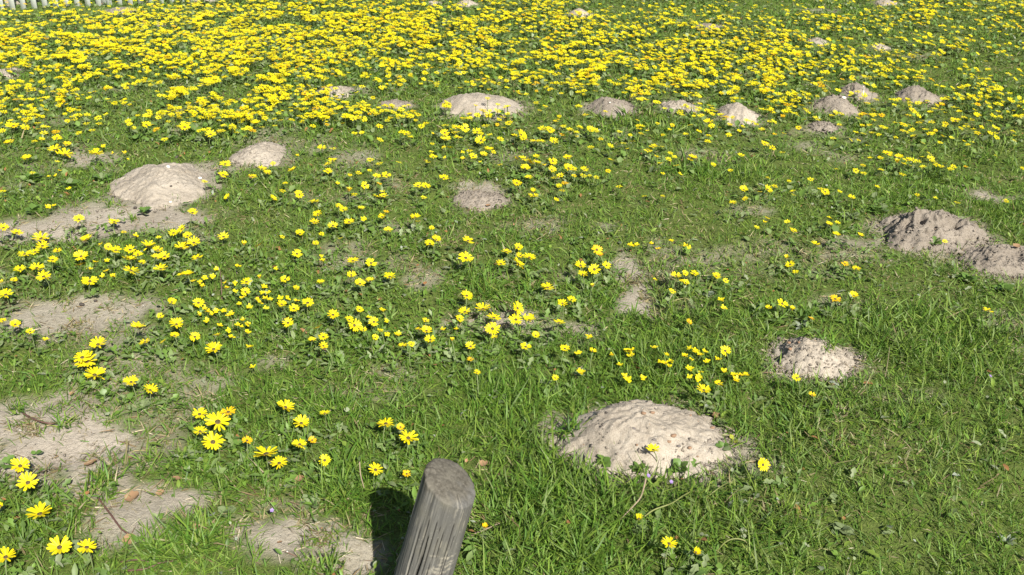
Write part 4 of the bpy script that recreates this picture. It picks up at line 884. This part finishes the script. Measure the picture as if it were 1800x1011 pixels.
# grass tussocks one can pick out
TUSS = [(855,520,60,.12,'long-bladed dark grass tussock in mid field',-.5),(180,850,70,.075,'grass tussock at right rim of left sand patch',.3),(605,880,60,.085,'bright grass tussock left of the wooden post',-.2),(350,965,70,.085,'grass tussock right of the stony bare patch',.5),
 (1455,610,44,.085,'grass tussock overhanging right side of sprouted mound',0),(1000,760,60,.085,'grass tussock at left rim of largest sand mound',.6),(30,722,36,.05,'small grass tuft upper left on the left sand patch',0),(115,745,40,.055,'sprawling grass tuft on the left sand patch',.4),
 (195,362,26,.055,'small grass tuft standing in the sand strip at left',0),(235,385,24,.045,'tiny spiky grass tuft right in the sand strip at left',0),(580,1000,34,.07,'sparse grass tuft on straw-strewn ground near post',0),(950,880,80,.10,'tall lush grass tussock right of the wooden post',.4)]
for px, py, nbld, ln, label, bias in TUSS:
    g = on_surf(px, py); r = np.random.default_rng(int(px * 7 + py)); az = r.uniform(0, 6.28, nbld) ; tl_ = np.clip(np.abs(r.normal(.7, .35, nbld)), .08, 1.35)
    L = ln * r.uniform(.55, 1.1, nbld); M = rotmats(az, tl_ * .6, az + r.normal(0, .5, nbld)) * np.stack([L, r.uniform(.0025, .0045, nbld), L], -1)[:, None, :]
    P = np.stack([r.normal(0, ln * .2, nbld), r.normal(0, ln * .2, nbld), np.full(nbld, -.004)], -1); B_ = Batch()
    c = GREENS[r.integers(0, 5, nbld)] * r.uniform(.7, 1.2, nbld)[:, None]
    wh = r.integers(0, 3, nbld)
    for k, bend in enumerate((.5, 1.0, 1.6)):
        s = wh == k; tv, tf = blade_template(4, bend, 0); B_.add(tv, tf, P[s], M[s], c[s])
    o = B_.build('grass_tussock', 'grass'); o.location = (g.x, g.y, surf_z(g.x, g.y)); tag(o, label, 'grass tussock', 'grass tussocks')

# ------------------------------------------------------------------ pebbles, clods, dead leaves, stalks, purple flowers
def rock_mesh(seed, mat):
    rs = np.random.default_rng(seed); V = []; Fq = []; Ft = []; seg, rg = 8, 5
    V = [(0,0,1)] + [(math.sin(math.pi*k/rg)*math.cos(2*math.pi*j/seg), math.sin(math.pi*k/rg)*math.sin(2*math.pi*j/seg), math.cos(math.pi*k/rg)) for k in range(1, rg) for j in range(seg)] + [(0,0,-1)]
    V = np.array(V) * rs.uniform(.8, 1.12, (len(V), 1)); V[:, 2] *= .62; V[:, 0] *= 1.25
    for j in range(seg):
        j2 = (j+1) % seg; Ft += [(0, 1+j, 1+j2), (len(V)-1, 1+(rg-2)*seg+j2, 1+(rg-2)*seg+j)]
        for k in range(rg-2): a = 1+k*seg; Fq.append((a+j, a+seg+j, a+seg+j2, a+j2))
    return mesh_np('pebble', V, [np.array(Fq), np.array(Ft)], mat, None, True)
PB = {m_: [rock_mesh(s + 10 * i, m_) for s in range(3)] for i, m_ in enumerate(('pebble_brown','pebble_grey','shell','dark_clod'))}
PEB = [(1131,728,10,'pebble_brown','left brown pebble high on the largest sand mound'),(1147,727,9,'pebble_brown','right brown pebble high on the largest sand mound'),(1151,720,5,'pebble_grey','small grey pebble above the brown pair on largest mound'),
 (1114,755,7,'pebble_grey','grey pebble left of the grass scrap on largest mound'),(1150,775,8,'pebble_grey','grey pebble just above the daisy on largest mound'),(1184,767,12,'pebble_brown','biggest brown pebble in the middle of largest mound'),(1176,777,8,'pebble_brown','brown pebble below the biggest one on largest mound'),
 (1193,787,8,'pebble_grey','grey pebble low on the front of largest mound'),(1212,792,8,'pebble_brown','brown pebble low at the front right of largest mound'),(1252,753,9,'pebble_brown','brown pebble near right rim of largest mound'),(1226,803,5,'pebble_brown','tiny brown pebble lowest on the right of largest mound'),
 (1056,751,6,'dark_clod','dark clod low at left side of largest mound'),(1066,727,7,'dark_clod','dark clod high at left side of largest mound'),(1119,786,6,'pebble_brown','small reddish pebble at front of largest mound'),(1214,731,5,'pebble_brown','small pebble right side high on largest mound'),
 (1387,604,8,'pebble_brown','upper left orange pebble on grass-sprouted mound'),(1404,603,7,'pebble_brown','upper right orange pebble on grass-sprouted mound'),(1389,616,9,'pebble_brown','lower orange pebble on grass-sprouted mound'),
 (296,294,8,'shell','white shell lying on the broad pale mound'),(310,277,9,'dark_clod','dark clod at top of the broad pale mound'),(352,315,7,'shell','white shell at right rim of the broad mound'),(301,329,6,'dark_clod','dark clod in the middle of the broad mound'),(300,357,6,'shell','small white shell at the foot of broad mound'),
 (238,366,8,'dark_clod','upper dark clod in the sand strip at left'),(251,371,11,'dark_clod','larger dark clod in the sand strip at left'),(200,346,7,'dark_clod','dark clod near leafy clump above the sand strip'),(144,536,10,'dark_clod','left dark clod above the dry strip'),(168,529,7,'dark_clod','right dark clod above the dry strip'),
 (1483,173,9,'shell','white stone on the shoulder of a mid distance mound'),(1072,183,4,'shell','white speck stone on the blocky mound'),(36,757,5,'shell','white chip on the left sand patch'),(45,784,4,'pebble_grey','upper dark chip on left sand patch'),(52,806,5,'pebble_grey','lower dark chip on left sand patch'),
 (286,881,5,'shell','white chip on the stony bare patch'),(282,878,5,'pebble_brown','brown chip on the stony bare patch')]
for px, py, wpx, mat, label in PEB:
    g = on_surf(px, py); s = wpx * mpp(g) / 2.3
    o = link('shell' if mat == 'shell' else ('soil_clod' if mat == 'dark_clod' else 'pebble'), random.choice(PB[mat]), None, (g.x, g.y, surf_z(g.x, g.y) + s * .25), (random.uniform(-.2,.2), random.uniform(-.2,.2), random.uniform(0, 6.28)), s)
    tag(o, label, 'stone' if 'pebble' in mat else ('clod' if 'clod' in mat else 'shell'), 'pebbles and clods on bare sand')
def dead_leaf(seed):
    rs = random.Random(seed); V = []; Fc = []; n = 7
    for i in range(n):
        t_ = i / (n - 1); wv = .5 * math.sin(math.pi * (t_ * .86 + .07)) ** .8 * rs.uniform(.8, 1.15)
        for s in (-1, -.4, .4, 1): V.append((t_ - .5, s * wv, .10 * abs(s) ** 1.5 + .10 * (t_ - .5) ** 2 * 4 * .5 + rs.uniform(-.025, .025)))
    for i in range(n - 1):
        for k in range(3): a = 4 * i + k; Fc.append((a, a+4, a+5, a+1))
    V = np.array(V); V2 = V.copy(); V2[:, 2] -= .03; q_ = np.array(Fc); return mesh_np('dead_leaf', np.concatenate([V, V2]), [q_[:, ::-1], q_ + len(V)], 'dead_leaf', None, True)
DL = [dead_leaf(s) for s in range(4)]
for px, py, wpx, label in [(160,818,20,'orange-brown dead leaf at right end of left sand patch'),(233,877,23,'rusty dead leaf on the stony bare patch'),(52,749,9,'small orange leaf scrap by tufts on left sand patch'),(127,695,8,'small orange leaf scrap above left sand patch'),(1260,735,17,'curled tan dead leaf at right rim of largest mound'),
  (282,870,13,'pale orange leaf flake right on the stony bare patch'),(312,845,14,'tan dead leaf by grass above the stony patch'),(527,845,16,'shrivelled rusty flower remains above straw-strewn patch'),(492,957,8,'orange leaf scrap in the middle of straw-strewn patch'),(900,552,13,'dark red dead leaf in sandy gap among daisies'),(228,952,20,'crumpled brown leaf below the stony bare patch'),(228,808,10,'small brown leaf between left sand patch and daisies'),
  (345,930,14,'yellow-brown blade scrap right of the stony patch'),(1786,436,12,'orange leaf scrap on the lumpy right edge mound'),(858,365,8,'reddish leaf scrap in grass below the sandy scrape'),(850,818,14,'orange dead leaf in grass right of the post top')]:
    g = on_surf(px, py); s = wpx * mpp(g) * 1.1
    o = link('dead_leaf', random.choice(DL), None, (g.x, g.y, surf_z(g.x, g.y) + .006), (random.uniform(-.25,.25), random.uniform(-.25,.25), random.uniform(-.5, .5)), s); tag(o, label, 'dead leaf', 'dead leaves lying on the ground')
def strand(name, pts, r0, r1, mat, label, cat, group):
    W = []
    for px, py, up in pts: W.append(on_ground(px, py, up))
    b = W[0].copy(); P = []
    for i in range(len(W) - 1):                                   # smooth through the points
        p0, p1, p2, p3 = W[max(i-1, 0)], W[i], W[i+1], W[min(i+2, len(W)-1)]
        for k in range(6):
            t_ = k / 6; P.append(.5 * ((2*p1) + (p2-p0)*t_ + (2*p0-5*p1+4*p2-p3)*t_*t_ + (3*p1-p0-3*p2+p3)*t_**3))
    P.append(W[-1]); n = len(P); v, f = tube([p - b for p in P], [(.7 if 'runner' in name else .6) * (r0 + (r1 - r0) * i / (n - 1)) * random.uniform(.85, 1.2) for i in range(n)], 6)
    o = link(name, mesh_np(name, v, f, mat, None, True), None, b); tag(o, label, cat, group); return o
strand('runner_stem', [(40,726,.004),(60,737,.012),(85,744,.01),(105,742,.004)], .0035, .003, 'runner', 'reddish runner stem crossing the left sand patch', 'stem', 'creeping runner stems')
strand('runner_stem', [(172,875,.006),(195,905,.012),(212,928,.01),(228,940,.004)], .0034, .003, 'runner', 'dark red runner stem left of the stony bare patch', 'stem', 'creeping runner stems')
strand('runner_stem', [(225,1003,.006),(255,1000,.012),(280,990,.01),(310,985,.004)], .0034, .0028, 'runner', 'dark red runner stem low between tufts at the bottom edge', 'stem', 'creeping runner stems')
strand('runner_stem', [(212,988,.004),(240,984,.01),(262,988,.006)], .0022, .002, 'runner', 'thin red runner stem just above the bottom edge one', 'stem', 'creeping runner stems')
strand('seed_stalk', [(1088,915,.01),(1110,893,.03),(1126,874,.045),(1133,852,.06),(1135,842,.066)], .0022, .004, 'dry_stalk', 'dry brown seed stalk standing in grass below largest mound', 'stalk', 'spent stalks in the grass')
strand('flower_stalk', [(1133,908,.03),(1150,896,.035),(1180,885,.04),(1200,872,.035),(1218,862,.015)], .003, .0026, 'green_stalk', 'arching green stalk behind the half-closed daisy at right', 'stalk', 'spent stalks in the grass')
strand('flower_stalk', [(1260,970,.01),(1275,953,.035),(1292,947,.042),(1308,950,.035),(1312,955,.03)], .0024, .003, 'green_stalk', 'bent stalk with brown tip right of the lower daisies', 'stalk', 'spent stalks in the grass')
strand('flower_stalk', [(1238,880,.01),(1250,868,.03),(1268,855,.035),(1280,848,.02)], .0022, .002, 'green_stalk', 'short yellow-green stalk right below the largest mound', 'stalk', 'spent stalks in the grass')
strand('twig', [(818,948,.01),(835,938,.02),(850,932,.02),(878,920,.012)], .0035, .0028, 'dry_stalk', 'bare grey twig lying right beside the wooden post', 'twig', None)
strand('seed_stalk', [(722,820,.02),(716,800,.04),(640,858,.03),(634,835,.05),(632,812,.07)][2:], .002, .0035, 'dry_stalk', 'reddish dry seed stalk left of the wooden post', 'stalk', 'spent stalks in the grass')
strand('grass_stalk', [(1556,662,.01),(1560,640,.03),(1564,610,.06)], .0016, .001, 'dry_stalk', 'thin dry upright stalk in right hand grass', 'stalk', 'spent stalks in the grass')
strand('grass_stalk', [(390,528,.01),(389,500,.05),(386,470,.09)], .003, .0016, 'runner', 'dark upright dock stalk among the tiny golden flowers', 'stalk', 'spent stalks in the grass')
strand('white_spike', [(1517,168,.05),(1518,160,.07),(1518,152,.10)], .006, .004, 'shell', 'thin white shard sticking up from ridged mound', 'shard', None)
def purple(seed):
    V = []; Fc = []
    for j in range(5):
        a = 2 * math.pi * j / 5; n0 = len(V)
        for r_, ww in ((.05,.15),(.6,.42),(1,.2)):
            for s in (-1, 1): V.append((r_*math.cos(a) - s*ww*math.sin(a), r_*math.sin(a) + s*ww*math.cos(a), .2 * r_))
        Fc += [(n0, n0+2, n0+3, n0+1), (n0+2, n0+4, n0+5, n0+3)]
    return mesh_np('purple_flower', V, [np.array(Fc)], 'purple_petal')
PM = purple(0)
for px, py, label in [(1140,836,'left tiny purple flower below the largest mound'),(1180,847,'right tiny purple flower below the largest mound'),(478,897,'tiny purple flower above the straw-strewn patch'),(1741,661,'tiny purple flower in grass near right edge')]:
    p = on_ground(px, py, .04); root = bpy.data.objects.new('purple_flower', None); COL.objects.link(root); root.location = (p.x, p.y, p.z - .04); root.empty_display_size = .01
    tag(root, label, 'flower', 'tiny purple flowers'); link('petal_ring', PM, root, (0, 0, .04), (R(35), 0, random.random()), .005)
    link('stem', STEMS[0], root, scale=(.02, .02, .04))

scene.render.engine = 'CYCLES'
print('triangles', sum(sum(len(p_.vertices) - 2 for p_ in me.polygons) if len(me.polygons) < 20000 else len(me.loops) - 2 * len(me.polygons) for me in bpy.data.meshes), 'objects', len(bpy.data.objects))
